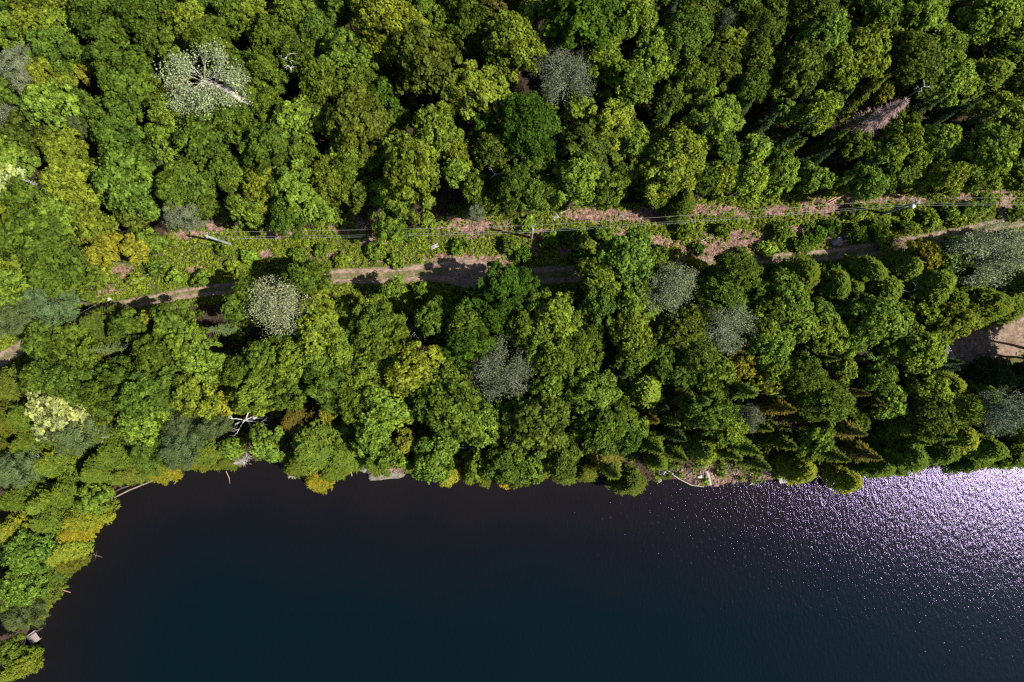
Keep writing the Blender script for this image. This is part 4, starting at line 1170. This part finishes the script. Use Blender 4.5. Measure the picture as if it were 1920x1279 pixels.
log([(1050, 400, 2.5), (1068, 392, 2.7)], [.07, .04], M_palebark, 'pale fallen pole right of the pallet')
log([(1310, 454, 2.4), (1345, 437, 2.5)], [.06, .04], M_palebark, 'pale cut pole lying on the bare brush above the hidden track')
log([(1160, 405, 2.5), (1200, 397, 2.6)], [.05, .03], M_greytwig, 'grey cut pole on the reddish bare strip below the trees', twigs=6, seed=9)
log([(1215, 398, 2.6), (1226, 392, 2.6)], [.06, .04], M_palebark, 'short pale cut pole at the upper edge of the clearing')
log([(170, 575, 2.3), (187, 571, 2.4)], [.05, .04], M_pinkwood, 'orange cut stick left of the pale rock', name='stick', cat='stick')
log([(335, 440, 2.4), (350, 432, 2.6)], [.05, .03], M_pinkwood, 'pinkish cut stick left of the first utility pole', name='stick', cat='stick', twigs=4, seed=11)

# ------------------------------------------------------------------ shed half hidden under the spruces
zr = 2.9
kx, ky = gp(1800, 688, zr + 2)
root = empty('shed', (kx, ky, 2.0), math.atan2(32, -17) + math.pi)       # local +x runs along the long edge
# local frame: origin is the visible roof corner, x goes to (-17,-32)px, y goes left
a = math.atan2(32, -17)
root.rotation_euler[2] = a
B = Boxes(); B.box((2.1, 1.65, 1.2), (3.9, 3.0, 2.4)); obj('wall', B.mesh('wall', M_logwood), root)
B = Boxes(); B.box((2.1, 1.65, 2.55), (4.4, 3.5, .1)); obj('roof', B.mesh('roof', M_roof), root)
B = Boxes(); B.box((2.1, -.14, 2.57), (4.4, .08, .16)); B.box((-.14, 1.65, 2.57), (.08, 3.66, .16)); obj('fascia', B.mesh('fascia', M_palebark), root)
tag(root, 'small flat-roofed shed half hidden under spruces beside the dirt yard', 'shed')

# ------------------------------------------------------------------ utility poles and wires
POLES = []
def pole(bx, by, hgt, label, cross=True, transf=False, rz=0.0):
    z0 = 2.1
    x, y = gp(bx, by, z0)
    z0 = hz(x, y)
    root = empty('utility_pole', (x, y, z0), rz)
    T = Tubes(12); T.tube([(0, 0, -.5), (0, 0, hgt * .5), (0, 0, hgt), (0, 0, hgt + .01)], [.21, .18, .14, .01]); obj('shaft', T.mesh('shaft', M_polewood), root)
    B = Boxes(); B.box((0, .17, hgt - .5), (.12, .9, .12)); obj('crossarm', B.mesh('crossarm', M_polewood), root)
    for q in (-.2, .55):
        T = Tubes(8); T.tube([(0, q, hgt - .44), (0, q, hgt - .3), (0, q, hgt - .22)], [.05, .07, .03]); obj('insulator', T.mesh('insulator', M_white), root)
    if transf:
        T = Tubes(14); T.tube([(-.1, -.5, hgt - 1.9), (-.1, -.5, hgt - 1.88), (-.1, -.5, hgt - .95), (-.1, -.5, hgt - .93)], [.02, .27, .27, .02]); obj('transformer', T.mesh('transformer', M_metal), root)
        B = Boxes(); B.box((-.05, -.25, hgt - 1.3), (.1, .3, .1)); obj('bracket', B.mesh('bracket', M_metal), root)
    tag(root, label, 'utility pole', 'utility poles of the clearing')
    POLES.append((x, y, z0 + hgt))
pole(432, 458, 8.6, 'leftmost wooden utility pole, leaning shape with its shadow beside it in the weeds')
pole(996, 446, 8.4, 'middle wooden utility pole casting a dark shadow across the weeds')
pole(1655, 401, 9.4, 'rightmost wooden utility pole with a white transformer', transf=True)
ex = (*gp(2250, 372, 11), 11.2); wl = (*gp(-140, 740, 10), 10.0)
def wire(label, dy, dz, pts, sag=.7, rad=.008):
    T = Tubes(5)
    for a, b in zip(pts[:-1], pts[1:]):
        a = np.array(a) + np.array([0, dy, dz]); b = np.array(b) + np.array([0, dy, dz])
        P_ = []
        for i in range(17):
            t = i / 16; p = a * (1 - t) + b * t; p[2] -= sag * 4 * t * (1 - t); P_.append(p)
        T.tube(P_, [rad] * 17)
    o = obj('power_line', T.mesh('power_line', M_wire)); tag(o, label, 'power line', 'overhead wires')
wire('overhead wire on the far, upper side of the poles', .55, -.2, POLES + [ex], rad=.011)
wire('overhead wire on the near, middle side of the poles', -.2, -.2, POLES + [ex])
wire('lowest and thickest overhead wire, slung below the other two', 0.0, -1.6, [(p[0] , p[1]- .24, p[2]) for p in POLES] + [ex], sag=.9, rad=.011)
wire('single overhead wire running from the leftmost pole to the lower left', 0.0, -.9, [wl, (POLES[0][0], POLES[0][1] - .2, POLES[0][2])], sag=1.2)
print('TREES', len(TREES), 'dup labels', len(LABELS) - len(set(LABELS)), 'maxwords', max(len(l.split()) for l in LABELS + shl))
